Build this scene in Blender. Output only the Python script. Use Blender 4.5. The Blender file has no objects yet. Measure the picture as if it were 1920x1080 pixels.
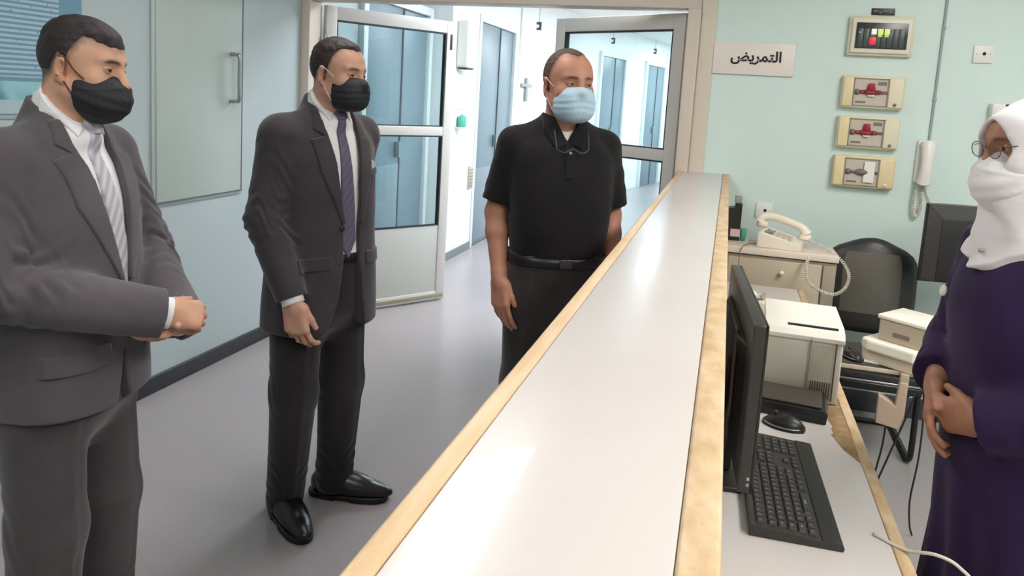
import bpy, bmesh, math, random
import numpy as np
from mathutils import Vector, Matrix
random.seed(7); np.random.seed(7)
SC = bpy.context.scene
COL = SC.collection
RAD = math.radians

# ------------------------------------------------------------------ camera
def setup_camera():
    f, yaw, pitch, roll = 1420.0, RAD(15.589), RAD(7.587), RAD(3.364)
    fw = Vector((-math.sin(yaw)*math.cos(pitch), math.cos(yaw)*math.cos(pitch), -math.sin(pitch)))
    ri = Vector((math.cos(yaw), math.sin(yaw), 0)); up = ri.cross(fw)
    r2 = math.cos(roll)*ri + math.sin(roll)*up; u2 = math.cos(roll)*up - math.sin(roll)*ri
    cam = bpy.data.cameras.new('camera'); co = bpy.data.objects.new('camera', cam); COL.objects.link(co)
    cam.sensor_fit = 'HORIZONTAL'; cam.sensor_width = 36.0; cam.lens = 36.0*f/1920.0
    cam.shift_y = -(540-370)/1920.0; cam.clip_start = .02
    m = Matrix((( r2.x, u2.x, -fw.x, 0), (r2.y, u2.y, -fw.y, 0), (r2.z, u2.z, -fw.z, 1.55), (0,0,0,1)))
    co.matrix_world = m; SC.camera = co
setup_camera()
vs = SC.view_settings
vs.view_transform = 'Standard'; vs.look = 'None'; vs.gamma = 1.0; vs.use_curve_mapping = False
vs.exposure = 0.0
w = bpy.data.worlds.new('daylight'); SC.world = w; w.use_nodes = True
w.node_tree.nodes['Background'].inputs[0].default_value = (.80, .90, 1.0, 1)
w.node_tree.nodes['Background'].inputs[1].default_value = .6
LAMP_NURSE, LAMP_HALL, LAMP_CORR = 24.0, 9.5, 27.0

# ------------------------------------------------------------------ materials
def lin(c):
    o = []
    for v in c[:3]:
        v = v/255.0
        o.append(v/12.92 if v <= .04045 else ((v+.055)/1.055)**2.4)
    return (o[0], o[1], o[2], 1)
MATS = {}
def mat(name, c, rough=.5, metal=0, spec=.5, noise=0, nscale=8, bump=0, bscale=60, coat=0, emit=None, es=0, alpha=1, trans=0, sheen=0, c2=None, stretch=(1,1,1), detail=4):
    if name in MATS: return MATS[name]
    m = bpy.data.materials.new(name); m.use_nodes = True
    nt = m.node_tree; b = nt.nodes['Principled BSDF']
    b.inputs['Base Color'].default_value = lin(c); b.inputs['Roughness'].default_value = rough
    b.inputs['Metallic'].default_value = metal; b.inputs['Specular IOR Level'].default_value = spec
    b.inputs['Coat Weight'].default_value = coat; b.inputs['Transmission Weight'].default_value = trans
    b.inputs['Alpha'].default_value = alpha; b.inputs['Sheen Weight'].default_value = sheen
    if emit:
        b.inputs['Emission Color'].default_value = lin(emit); b.inputs['Emission Strength'].default_value = es
    tc = None
    if noise or bump:
        tc = nt.nodes.new('ShaderNodeTexCoord'); mp = nt.nodes.new('ShaderNodeMapping')
        mp.inputs['Scale'].default_value = stretch
        nt.links.new(tc.outputs['Object'], mp.inputs['Vector'])
    if noise:
        n = nt.nodes.new('ShaderNodeTexNoise'); n.inputs['Scale'].default_value = nscale; n.inputs['Detail'].default_value = detail
        nt.links.new(mp.outputs[0], n.inputs['Vector'])
        r = nt.nodes.new('ShaderNodeValToRGB'); r.color_ramp.elements[0].position = .32; r.color_ramp.elements[1].position = .68
        cc = c2 if c2 else [max(0, v*(1-noise)) for v in c]
        r.color_ramp.elements[0].color = lin(cc); r.color_ramp.elements[1].color = lin(c)
        nt.links.new(n.outputs['Fac'], r.inputs['Fac']); nt.links.new(r.outputs['Color'], b.inputs['Base Color'])
    if bump:
        n2 = nt.nodes.new('ShaderNodeTexNoise'); n2.inputs['Scale'].default_value = bscale; n2.inputs['Detail'].default_value = 3
        nt.links.new(mp.outputs[0], n2.inputs['Vector'])
        bp = nt.nodes.new('ShaderNodeBump'); bp.inputs['Strength'].default_value = bump; bp.inputs['Distance'].default_value = .01
        nt.links.new(n2.outputs['Fac'], bp.inputs['Height']); nt.links.new(bp.outputs['Normal'], b.inputs['Normal'])
    MATS[name] = m
    return m
def glass_mat(name='door glass', tint=(.86, .93, .94, 1)):
    m = bpy.data.materials.new(name); m.use_nodes = True; nt = m.node_tree
    for n in list(nt.nodes): nt.nodes.remove(n)
    o = nt.nodes.new('ShaderNodeOutputMaterial'); t = nt.nodes.new('ShaderNodeBsdfTransparent'); g = nt.nodes.new('ShaderNodeBsdfGlossy')
    t.inputs[0].default_value = tint; g.inputs['Roughness'].default_value = .03
    fr = nt.nodes.new('ShaderNodeFresnel'); fr.inputs[0].default_value = 1.45
    mx = nt.nodes.new('ShaderNodeMixShader')
    nt.links.new(fr.outputs[0], mx.inputs[0]); nt.links.new(t.outputs[0], mx.inputs[1]); nt.links.new(g.outputs[0], mx.inputs[2])
    nt.links.new(mx.outputs[0], o.inputs[0]); return m
GLASS = glass_mat(); LENS = glass_mat('spectacle lens', (.97, .97, .97, 1))

# ------------------------------------------------------------------ object helpers
def link(name, me, m=None, parent=None, loc=None, rot=None, smooth=False):
    o = bpy.data.objects.new(name, me); COL.objects.link(o)
    if m is not None and me is not None: me.materials.append(m)
    if parent is not None: o.parent = parent
    if loc is not None: o.location = loc
    if rot is not None: o.rotation_euler = rot
    if smooth and me is not None:
        me.polygons.foreach_set('use_smooth', [True]*len(me.polygons))
    return o
def tag(o, label=None, cat=None, group=None, kind=None):
    if label: o['label'] = label
    if cat: o['category'] = cat
    if group: o['group'] = group
    if kind: o['kind'] = kind
    return o
def empty(name, loc=(0,0,0), rz=0, label=None, cat=None, group=None, kind=None):
    o = bpy.data.objects.new(name, None); COL.objects.link(o); o.location = loc; o.rotation_euler = (0,0,rz)
    o.empty_display_size = .05
    return tag(o, label, cat, group, kind)
def bm_box(bm, lo, hi, M=None):
    vs_ = [bm.verts.new(((lo[0],hi[0])[i&1], (lo[1],hi[1])[(i>>1)&1], (lo[2],hi[2])[(i>>2)&1])) for i in range(8)]
    if M is not None:
        for v in vs_: v.co = M @ v.co
    for f in ((0,2,3,1),(4,5,7,6),(0,1,5,4),(2,6,7,3),(0,4,6,2),(1,3,7,5)):
        bm.faces.new([vs_[i] for i in f])
    return vs_
def finish(bm, name, bevel=0, seg=2):
    bmesh.ops.recalc_face_normals(bm, faces=bm.faces)
    if bevel:
        bmesh.ops.bevel(bm, geom=list(bm.edges), offset=bevel, segments=seg, affect='EDGES', profile=.6, clamp_overlap=True)
    me = bpy.data.meshes.new(name); bm.to_mesh(me); bm.free(); return me
def box(name, lo, hi, m, parent=None, bevel=0, seg=2, rot=None, smooth=None):
    """box with its origin at its own centre"""
    c = [(a+b)/2 for a, b in zip(lo, hi)]
    bm = bmesh.new(); bm_box(bm, [a-k for a, k in zip(lo, c)], [b-k for b, k in zip(hi, c)])
    me = finish(bm, name, bevel, seg)
    return link(name, me, m, parent, c, rot, smooth=bool(bevel) if smooth is None else smooth)
def tube_mesh(name, pts, r, seg=10, rs=None, closed=False):
    P = [Vector(p) for p in pts]; n = len(P); bm = bmesh.new(); rings = []
    prev = None
    for i, p in enumerate(P):
        if closed: d = P[(i+1) % n]-P[i-1]
        else: d = P[min(i+1, n-1)]-P[max(i-1, 0)]
        d.normalize()
        if prev is None:
            u = d.orthogonal().normalized()
        else:
            u = prev - d*prev.dot(d)
            u = u.normalized() if u.length > 1e-6 else d.orthogonal().normalized()
        prev = u; v = d.cross(u); rr = rs[i] if rs else r
        rings.append([bm.verts.new(p + (u*math.cos(2*math.pi*k/seg) + v*math.sin(2*math.pi*k/seg))*rr) for k in range(seg)])
    m_ = n if closed else n-1
    for i in range(m_):
        a, b = rings[i], rings[(i+1) % n]
        for k in range(seg): bm.faces.new((a[k], a[(k+1) % seg], b[(k+1) % seg], b[k]))
    if not closed:
        bm.faces.new(rings[0][::-1]); bm.faces.new(rings[-1])
    return finish(bm, name)
def tube(name, pts, r, m, parent=None, seg=10, rs=None, closed=False):
    return link(name, tube_mesh(name, pts, r, seg, rs, closed), m, parent, smooth=True)
def smooth_path(pts, n=8):
    P = [Vector(p) for p in pts]; out = []
    for i in range(len(P)-1):
        p0, p1, p2, p3 = P[max(i-1,0)], P[i], P[i+1], P[min(i+2,len(P)-1)]
        for k in range(n):
            t = k/n
            out.append(.5*((2*p1)+(p2-p0)*t+(2*p0-5*p1+4*p2-p3)*t*t+(3*p1-p0-3*p2+p3)*t**3))
    out.append(P[-1]); return out
def prism(name, poly, z0, z1, m, parent=None, axis='z', bevel=0, loc=None, rot=None):
    """extrude a 2-D polygon; axis names the extrusion direction"""
    bm = bmesh.new()
    def co(a, b, c): return {'z': (a,b,c), 'y': (a,c,b), 'x': (c,a,b)}[axis]
    lo = [bm.verts.new(co(a,b,z0)) for a, b in poly]; hi = [bm.verts.new(co(a,b,z1)) for a, b in poly]
    n = len(poly)
    bm.faces.new(lo[::-1]); bm.faces.new(hi)
    for i in range(n): bm.faces.new((lo[i], lo[(i+1)%n], hi[(i+1)%n], hi[i]))
    return link(name, finish(bm, name, bevel), m, parent, loc, rot, smooth=False)
def lathe(name, prof, m, parent=None, seg=24, loc=None, rot=None):
    bm = bmesh.new(); rings = []
    for r, z in prof:
        rings.append([bm.verts.new((max(r,1e-4)*math.cos(2*math.pi*k/seg), max(r,1e-4)*math.sin(2*math.pi*k/seg), z)) for k in range(seg)])
    for a, b in zip(rings, rings[1:]):
        for k in range(seg): bm.faces.new((a[k], a[(k+1)%seg], b[(k+1)%seg], b[k]))
    bm.faces.new(rings[0][::-1]); bm.faces.new(rings[-1])
    return link(name, finish(bm, name), m, parent, loc, rot, smooth=True)

# ------------------------------------------------------------------ palette
M_WALL_L = mat('painted wall blue grey', (184,197,199), .45, noise=.035, nscale=1.5, bump=.05, bscale=90)
M_WALL_R = mat('painted wall mint', (216,234,229), .45, noise=.03, nscale=1.5, bump=.05, bscale=90)
M_WHITE = mat('painted wall white', (236,240,238), .5, bump=.04, bscale=90)
M_CEIL = mat('ceiling white', (228,230,226), .8, bump=.1, bscale=40)
M_BASE = mat('black skirting', (38,44,50), .35, noise=.5, nscale=14)
M_FRAME = mat('door frame beige', (214,200,188), .4)
M_ALU = mat('brushed aluminium', (212,208,202), .42, metal=.05)
M_PANEL = mat('door bottom panel', (196,198,192), .45)
M_BLUED = mat('blue grey door', (112,134,144), .35, noise=.05, nscale=2)
M_SEAM = mat('dark gasket', (40,48,52), .6)
M_CHROME = mat('satin chrome', (170,176,178), .28, metal=.9)
M_HATCH = mat('hatch panel grey green', (184,196,190), .42, noise=.03, nscale=2)
M_LAM = mat('white laminate', (212,206,203), .28, noise=.02, nscale=3, spec=.5, coat=.15)
M_WOOD = mat('raw pine edging', (226,202,170), .5, noise=.12, nscale=9, c2=(212,180,140), stretch=(6,.7,6), bump=.15, bscale=70)
M_WOODW = mat('worn pine edging', (220,196,162), .55, noise=.2, nscale=22, c2=(194,162,120), stretch=(1.6,.8,1.6), bump=.2, bscale=60)
M_CHIP = mat('bare chipboard', (178,144,104), .8, noise=.25, nscale=30, bump=.3, bscale=120)
M_CREAM = mat('cream plastic', (226,216,190), .4)
M_CREAM2 = mat('yellowed plastic', (226,208,166), .4)
M_WPL = mat('white plastic', (234,232,226), .35)
M_GREYP = mat('grey beige plastic', (178,166,148), .45)
M_BLACKP = mat('black plastic', (34,32,32), .38)
M_BLACKS = mat('black satin plastic', (52,48,46), .42)
M_BLACKLEA = mat('black leatherette', (44,44,42), .38, bump=.15, bscale=140)
M_TUBE = mat('black painted tube', (22,22,22), .3)
M_CABLE = mat('black cable', (30,30,32), .5)
M_WCABLE = mat('white cable', (214,206,196), .5)
M_TEAL = mat('teal plastic', (96,186,164), .4)
M_PAPER = mat('paper white', (240,238,232), .7)
# ------------------------------------------------------------------ the setting
LX, BY, CZ = -2.61, 4.25, 2.75     # left wall plane, back wall plane, ceiling
def struct(name, lo, hi, m, parent=None, **k):
    o = box(name, lo, hi, m, parent, **k)
    if parent is None: o['kind'] = 'structure'
    return o
def floor_material():
    m = bpy.data.materials.new('polished terrazzo vinyl'); m.use_nodes = True; nt = m.node_tree; b = nt.nodes['Principled BSDF']
    tc = nt.nodes.new('ShaderNodeTexCoord')
    n1 = nt.nodes.new('ShaderNodeTexNoise'); n1.inputs['Scale'].default_value = .9; n1.inputs['Detail'].default_value = 1.5
    n2 = nt.nodes.new('ShaderNodeTexNoise'); n2.inputs['Scale'].default_value = 90
    nt.links.new(tc.outputs['Object'], n1.inputs['Vector']); nt.links.new(tc.outputs['Object'], n2.inputs['Vector'])
    r = nt.nodes.new('ShaderNodeValToRGB'); r.color_ramp.elements[0].color = lin((156,148,150)); r.color_ramp.elements[1].color = lin((168,160,161))
    r.color_ramp.elements[0].position = .25; r.color_ramp.elements[1].position = .75
    nt.links.new(n1.outputs['Fac'], r.inputs['Fac'])
    mx = nt.nodes.new('ShaderNodeMix'); mx.data_type = 'RGBA'; mx.inputs[0].default_value = .06
    nt.links.new(r.outputs['Color'], mx.inputs[6]); nt.links.new(n2.outputs['Color'], mx.inputs[7])
    nt.links.new(mx.outputs[2], b.inputs['Base Color'])
    rr = nt.nodes.new('ShaderNodeMapRange'); rr.inputs[3].default_value = .23; rr.inputs[4].default_value = .27
    nt.links.new(n1.outputs['Fac'], rr.inputs[0]); nt.links.new(rr.outputs[0], b.inputs['Roughness'])
    b.inputs['Specular IOR Level'].default_value = .2
    return m
M_FLOOR = floor_material()
struct('floor', (-6, -2.2, -.1), (4, 20, 0), M_FLOOR)
struct('ceiling', (-6, -2.2, CZ), (4, 20, CZ+.1), M_CEIL)
struct('wall_left', (LX-.12, -2.2, 0), (LX, 4.34, CZ), M_WALL_L)
struct('baseboard_left', (LX, -2.2, 0), (LX+.014, 4.3, .085), M_BASE, bevel=.004)
struct('wall_back', (-.12, BY, 0), (3.2, BY+.12, CZ), M_WALL_R)
struct('baseboard_back', (.02, BY-.014, 0), (3.2, BY, .11), mat('dark grey skirting', (62,68,70), .4), bevel=.004)
struct('wall_right', (3.2, -2.2, 0), (3.32, BY+.12, CZ), M_WALL_R)
struct('wall_front', (LX-.12, -2.32, 0), (3.32, -2.2, CZ), M_WALL_R)
# door frame: header, lintel wall, jambs
struct('wall_over_door', (LX, BY+.02, 2.2), (-.12, BY+.14, CZ), M_WALL_L)
struct('trim_1', (LX, BY+.0, 2.07), (-.12, BY+.15, 2.2), M_FRAME, bevel=.006)
struct('trim_2', (-.265, BY-.03, 0), (-.195, BY+.15, 2.07), M_FRAME, bevel=.006)
struct('trim_3', (-.195, BY-.012, 0), (-.115, BY+.12, CZ), mat('jamb cream', (218,206,190), .4), bevel=.006)
struct('trim_4', (LX, BY+.0, 0), (LX+.06, BY+.15, 2.07), M_FRAME, bevel=.006)

def glazed_leaf(name, hinge, ang, width, n):
    """aluminium leaf hinged at `hinge`, its plane along +x rotated by ang"""
    H = 2.055
    root = empty(name, (hinge[0], hinge[1], 0), ang, kind='structure')
    st, t = .075, .022
    z1, z2, z3, z4 = .50, .575, 1.235, 1.30
    box('door_stile', (0, -t, .012), (st, t, H), M_ALU, root, bevel=.004)
    box('door_stile', (width-st, -t, .012), (width, t, H), M_ALU, root, bevel=.004)
    box('door_rail', (st, -t, H-.085), (width-st, t, H), M_ALU, root, bevel=.004)
    box('door_rail', (st, -t, z3), (width-st, t, z4), M_ALU, root, bevel=.004)
    box('door_rail', (st, -t, .012), (width-st, t, .075), M_ALU, root, bevel=.004)
    box('bottom_panel', (st, -t*.7, .075), (width-st, t*.7, z2), M_PANEL, root, bevel=.003)
    box('kick_strip', (st*.2, -t-.006, .03), (width-st*.2, -t, .055), mat('kick strip olive', (150,146,120), .5), root, bevel=.002)
    for (a, b) in ((z2, z3), (z4, H-.085)):
        box('pane', (st+.004, -.003, a+.004), (width-st-.004, .003, b-.004), GLASS, root)
        for q, (lo, hi) in enumerate((((st, -t*.8, a), (st+.009, t*.8, b)), ((width-st-.009, -t*.8, a), (width-st, t*.8, b)), ((st, -t*.8, a), (width-st, t*.8, a+.007)), ((st, -t*.8, b-.009), (width-st, t*.8, b)))):
            box('gasket', lo, hi, M_SEAM, root)
    box('hinge', (-.012, -t-.01, .25), (.012, -t, .37), M_CHROME, root, bevel=.004)
    box('hinge', (-.012, -t-.01, 1.75), (.012, -t, 1.87), M_CHROME, root, bevel=.004)
    box('lock_plate', (width-st*.62, -t-.004, H-.2), (width-st*.38, -t, H-.09), M_SEAM, root, bevel=.002)
    return root
glazed_leaf('door_1', (-2.535, 4.41), math.atan2(5.25-4.41, -1.97+2.535), math.hypot(5.25-4.41, -1.97+2.535), 1)
glazed_leaf('door_2', (-.268, 4.33), RAD(180-30), .96, 2)

# corridor beyond the doors: wall pieces on the left, each with its own doors
CW = 2.75
struct('wall_corridor_near', (LX-.14, 4.40, 0), (LX-.02, 6.40, CW), M_WALL_L)
struct('wall_corridor_pier', (LX-.14, 6.40, 0), (-2.42, 7.14, CW), M_WHITE)
struct('baseboard_pier', (-2.42, 6.40, 0), (-2.405, 7.14, .075), mat('grey skirting', (110,118,122), .4))
struct('wall_corridor_middle_near', (LX-.14, 7.14, 0), (-2.46, 8.75, CW), M_WHITE)
def wall_seg(name, a, b, m, th=.14):
    a = Vector((a[0], a[1], 0)); b = Vector((b[0], b[1], 0)); d = b-a; L = d.length
    bm = bmesh.new(); bm_box(bm, (0, 0, 0), (L, th, CW))
    o = link(name, finish(bm, name), m, None, a, (0, 0, math.atan2(d.y, d.x))); o['kind'] = 'structure'; return o
wall_seg('wall_corridor_middle', (-2.44, 8.75), (-2.08, 12.0), M_WHITE)
wall_seg('wall_corridor_far', (-2.08, 12.0), (-1.22, 15.8), M_WHITE)
struct('wall_corridor_end', (-2.0, 15.8, 0), (2.5, 15.95, CW), M_WHITE)
struct('wall_corridor_right', (1.2, BY+.12, 0), (1.34, 15.8, CW), M_WHITE)

def corridor_door(n, a, ang, width, H, m=M_BLUED, low=None):
    """two-leaf flush door set on a wall face; local x along the wall, -y towards the corridor"""
    root = empty('door_%d' % n, (a[0], a[1], 0), ang, kind='structure')
    fr = mat('pale door frame', (222,230,230), .45)
    box('door_frame', (-.07, -.05, 0), (0, .05, H+.07), fr, root, bevel=.004)
    box('door_frame', (width, -.05, 0), (width+.07, .05, H+.07), fr, root, bevel=.004)
    box('door_frame', (0, -.05, H), (width, .05, H+.07), fr, root, bevel=.004)
    for i in range(2):
        x0 = .004 + i*width*.55; x1 = width*.55-.004 if i == 0 else width-.004
        lf = box('door_leaf', (x0, -.03+.012*i, .012), (x1, .012+.012*i, H-.004), m, root, bevel=.003)
    box('meeting_stile', (width*.55-.012, -.036, .012), (width*.55+.012, -.02, H-.004), M_SEAM, root)
    box('door_handle', (width*.55-.09, -.075, 1.0), (width*.55-.07, -.03, 1.13), M_CHROME, root, bevel=.005)
    if low: box('kick_plate', (.03, -.042, .05), (width*.55-.03, -.028, low), mat('kick plate grey', (120,138,146), .4), root, bevel=.003)
    return root
corridor_door(3, (LX-.025, 5.12), RAD(90), 1.18, 2.2, low=.95)
corridor_door(4, (-2.462, 7.22), RAD(90), 1.22, 2.26, low=.8)
def on_wall(a, b, t): return (a[0]+(b[0]-a[0])*t, a[1]+(b[1]-a[1])*t)
a2, b2 = (-2.08, 12.0), (-1.22, 15.8)
ang2 = math.atan2(b2[1]-a2[1], b2[0]-a2[0])
corridor_door(5, on_wall(a2, b2, .03), ang2, 1.05, 2.27)
corridor_door(6, on_wall(a2, b2, .60), ang2, 1.05, 2.27)

# left wall: hatch with handle
hd = empty('door_7', (LX, 0, 0), 0, kind='structure')
box('door_frame', (.0, 2.965, .925), (.012, 3.655, 2.14), M_WALL_L, hd, bevel=.002)
box('door_leaf', (.004, 2.985, .945), (.02, 3.635, 2.12), M_HATCH, hd, bevel=.003)
box('hinge_gap', (.012, 3.632, .945), (.0215, 3.64, 2.12), mat('gap dark', (98,106,104), .6), hd)
box('hinge_gap', (.012, 2.98, .94), (.0215, 3.64, .946), MATS['gap dark'], hd)
hp = [(.02, 3.535, 1.435), (.06, 3.535, 1.437), (.075, 3.535, 1.45), (.075, 3.535, 1.56), (.075, 3.535, 1.67), (.06, 3.535, 1.683), (.02, 3.535, 1.685)]
tube('door_handle', smooth_path(hp, 5), .0105, M_CHROME, hd, 12)

# poster on the left wall, printed blue with pale lines of small text and a turquoise swirl
def poster_material():
    m = bpy.data.materials.new('printed poster'); m.use_nodes = True; nt = m.node_tree; b = nt.nodes['Principled BSDF']; L = nt.links
    tc = nt.nodes.new('ShaderNodeTexCoord'); sp = nt.nodes.new('ShaderNodeSeparateXYZ'); L.new(tc.outputs['Object'], sp.inputs[0])
    def math_(op, a, bb=None):
        n = nt.nodes.new('ShaderNodeMath'); n.operation = op
        for i, v in enumerate((a, bb)):
            if v is None: continue
            if isinstance(v, (int, float)): n.inputs[i].default_value = v
            else: L.new(v, n.inputs[i])
        return n.outputs[0]
    z = sp.outputs[2]; y = sp.outputs[1]
    ns = nt.nodes.new('ShaderNodeTexNoise'); ns.inputs['Scale'].default_value = 45
    L.new(tc.outputs['Object'], ns.inputs['Vector'])
    s = math_('SINE', math_('MULTIPLY', z, 2*math.pi/.019))
    line = math_('MULTIPLY', math_('GREATER_THAN', s, -.1), math_('GREATER_THAN', ns.outputs['Fac'], .33))
    inz = math_('MULTIPLY', math_('GREATER_THAN', z, -.30), math_('LESS_THAN', z, .33))
    iny = math_('MULTIPLY', math_('LESS_THAN', y, .30), math_('GREATER_THAN', y, -.34))
    txt = math_('MULTIPLY', math_('MULTIPLY', line, inz), iny)
    mix = nt.nodes.new('ShaderNodeMix'); mix.data_type = 'RGBA'
    mix.inputs[6].default_value = lin((108,148,168)); mix.inputs[7].default_value = lin((168,190,206)); L.new(txt, mix.inputs[0])
    wv = nt.nodes.new('ShaderNodeTexWave'); wv.inputs['Scale'].default_value = 3.2; wv.inputs['Distortion'].default_value = 9
    L.new(tc.outputs['Object'], wv.inputs['Vector'])
    rp = nt.nodes.new('ShaderNodeValToRGB'); rp.color_ramp.elements[0].color = lin((88,140,160)); rp.color_ramp.elements[1].color = lin((150,200,210)); L.new(wv.outputs['Fac'], rp.inputs[0])
    m2 = nt.nodes.new('ShaderNodeMix'); m2.data_type = 'RGBA'; L.new(math_('LESS_THAN', z, -.315), m2.inputs[0]); L.new(mix.outputs[2], m2.inputs[6]); L.new(rp.outputs[0], m2.inputs[7])
    m3 = nt.nodes.new('ShaderNodeMix'); m3.data_type = 'RGBA'; L.new(math_('LESS_THAN', z, -.385), m3.inputs[0]); L.new(m2.outputs[2], m3.inputs[6]); m3.inputs[7].default_value = lin((176,196,204))
    L.new(m3.outputs[2], b.inputs['Base Color']); b.inputs['Roughness'].default_value = .35
    return m
ps = empty('poster', (LX, 0, 0), 0, 'blue printed notice poster with pale text lines on the left wall', 'poster')
box('poster_sheet', (.004, 1.75, 1.375), (.012, 2.57, 2.25), poster_material(), ps)
box('poster_border', (.0, 1.73, 1.355), (.006, 2.585, 2.27), mat('poster edge', (168,186,192), .4), ps, bevel=.002)

# ------------------------------------------------------------------ counter
ct = empty('reception_counter', (0, 0, 0), 0, 'long white reception counter with pine edges running to the mint wall', 'counter')
Y0, Y1 = -.6, BY-.003
box('counter_top', (-.2165, Y0, 1.165), (-.0095, Y1, 1.2), M_LAM, ct, bevel=.0015)
box('wood_edge', (-.241, Y0, 1.15), (-.2175, Y1, 1.2015), M_WOOD, ct, bevel=.004)
box('wood_edge', (-.0085, Y0, 1.15), (.0255, Y1, 1.2015), M_WOODW, ct, bevel=.004)
box('edge_joint', (-.2178, Y0, 1.16), (-.2162, Y1, 1.198), mat('joint grey', (150,132,116), .8), ct)
box('edge_joint', (-.0098, Y0, 1.16), (-.0082, Y1, 1.198), MATS['joint grey'], ct)
box('front_panel', (-.2, Y0, .08), (-.17, Y1, 1.165), M_LAM, ct)
box('back_panel', (-.02, Y0, .0), (.0, Y1, 1.165), mat('counter inside grey', (206,200,192), .5), ct)
box('plinth', (-.17, Y0, 0), (-.02, Y1, .08), M_BASE, ct)
# ------------------------------------------------------------------ desk behind the counter
dk = empty('staff_desk', (0, 0, 0), 0, 'white topped staff desk with torn laminate below the counter', 'desk')
DZ = .75
box('desk_board', (.0, Y0, DZ-.03), (.385, 3.62, DZ-.0012), M_CHIP, dk)
tear = [(.0, Y0), (.365, Y0), (.367, 1.84), (.352, 1.87), (.338, 1.90), (.327, 1.945), (.318, 1.985), (.326, 1.997), (.323, 2.02), (.329, 2.04), (.325, 2.065), (.320, 2.10), (.30, 2.12), (.27, 2.13), (.10, 2.14), (.0, 2.14)]
prism('laminate_sheet', tear, DZ-.001, DZ, M_LAM, dk)
prism('laminate_sheet', [(.0, 2.3), (.25, 2.32), (.30, 2.5), (.366, 2.52), (.366, 3.62), (0, 3.62)], DZ-.001, DZ, M_LAM, dk)
box('wood_edge', (.368, Y0, DZ-.045), (.394, 3.62, DZ+.002), M_WOODW, dk, bevel=.004)
box('desk_side', (.03, 3.585, 0), (.37, 3.61, DZ-.03), M_LAM, dk)
box('desk_side', (.03, .3, 0), (.37, .325, DZ-.03), M_LAM, dk)
box('modesty_panel', (.005, Y0, 0), (.02, 3.6, DZ-.03), M_LAM, dk)
# ------------------------------------------------------------------ things on the desk
def monitor_near():
    a = Vector((.088, 1.42, 0)); b = Vector((.047, 1.962, 0)); d = b-a; L = d.length
    ang = math.atan2(d.y, d.x)
    root = empty('computer_monitor', ((a.x+b.x)/2, (a.y+b.y)/2, DZ), ang, 'black flat computer monitor seen edge on beside the counter, facing the woman', 'monitor')
    h0, h1 = .085, .412
    # local x runs away from the camera, -y is the screen side (towards the woman)
    box('monitor_case', (-L/2, -.013, h0), (L/2, .010, h1), M_BLACKS, root, bevel=.004)
    box('bezel', (-L/2, -.017, h0), (L/2, -.012, h0+.022), M_BLACKP, root, bevel=.002)
    box('bezel', (-L/2, -.017, h1-.018), (L/2, -.012, h1), M_BLACKP, root, bevel=.002)
    box('bezel', (-L/2, -.017, h0), (-L/2+.018, -.012, h1), M_BLACKP, root, bevel=.002)
    box('bezel', (L/2-.018, -.017, h0), (L/2, -.012, h1), M_BLACKP, root, bevel=.002)
    box('screen', (-L/2+.018, -.0155, h0+.022), (L/2-.018, -.0125, h1-.018), mat('screen off', (20,22,26), .12), root)
    bp = [(-.2,.0),(-.16,.0),(.16,.0),(.2,.0)]
    prism('back_shell', [(-.21, .008), (.21, .008), (.15, .024), (-.15, .024)], h0+.03, h1-.06, M_BLACKP, root, bevel=.004)
    box('stand_neck', (-.035, -.002, .012), (.035, .022, h0+.12), M_BLACKP, root, bevel=.006)
    box('stand_base', (-.11, -.022, 0), (.11, .056, .012), M_BLACKP, root, bevel=.005)
    for i, z in enumerate((.10, .112)):
        box('button', (-L/2-.0015, -.009, z), (-L/2+.002, -.004, z+.006), M_CHROME, root)
    cab = smooth_path([(-.12,.02,.36), (-.17,.028,.30), (-.19,.03,.22), (-.15,.032,.16), (-.08,.03,.15), (-.05,.026,.2), (-.06,.025,.28)], 6)
    tube('signal_cable', cab, .004, mat('brown cable', (70,52,40), .4), root, 8)
monitor_near()

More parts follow.
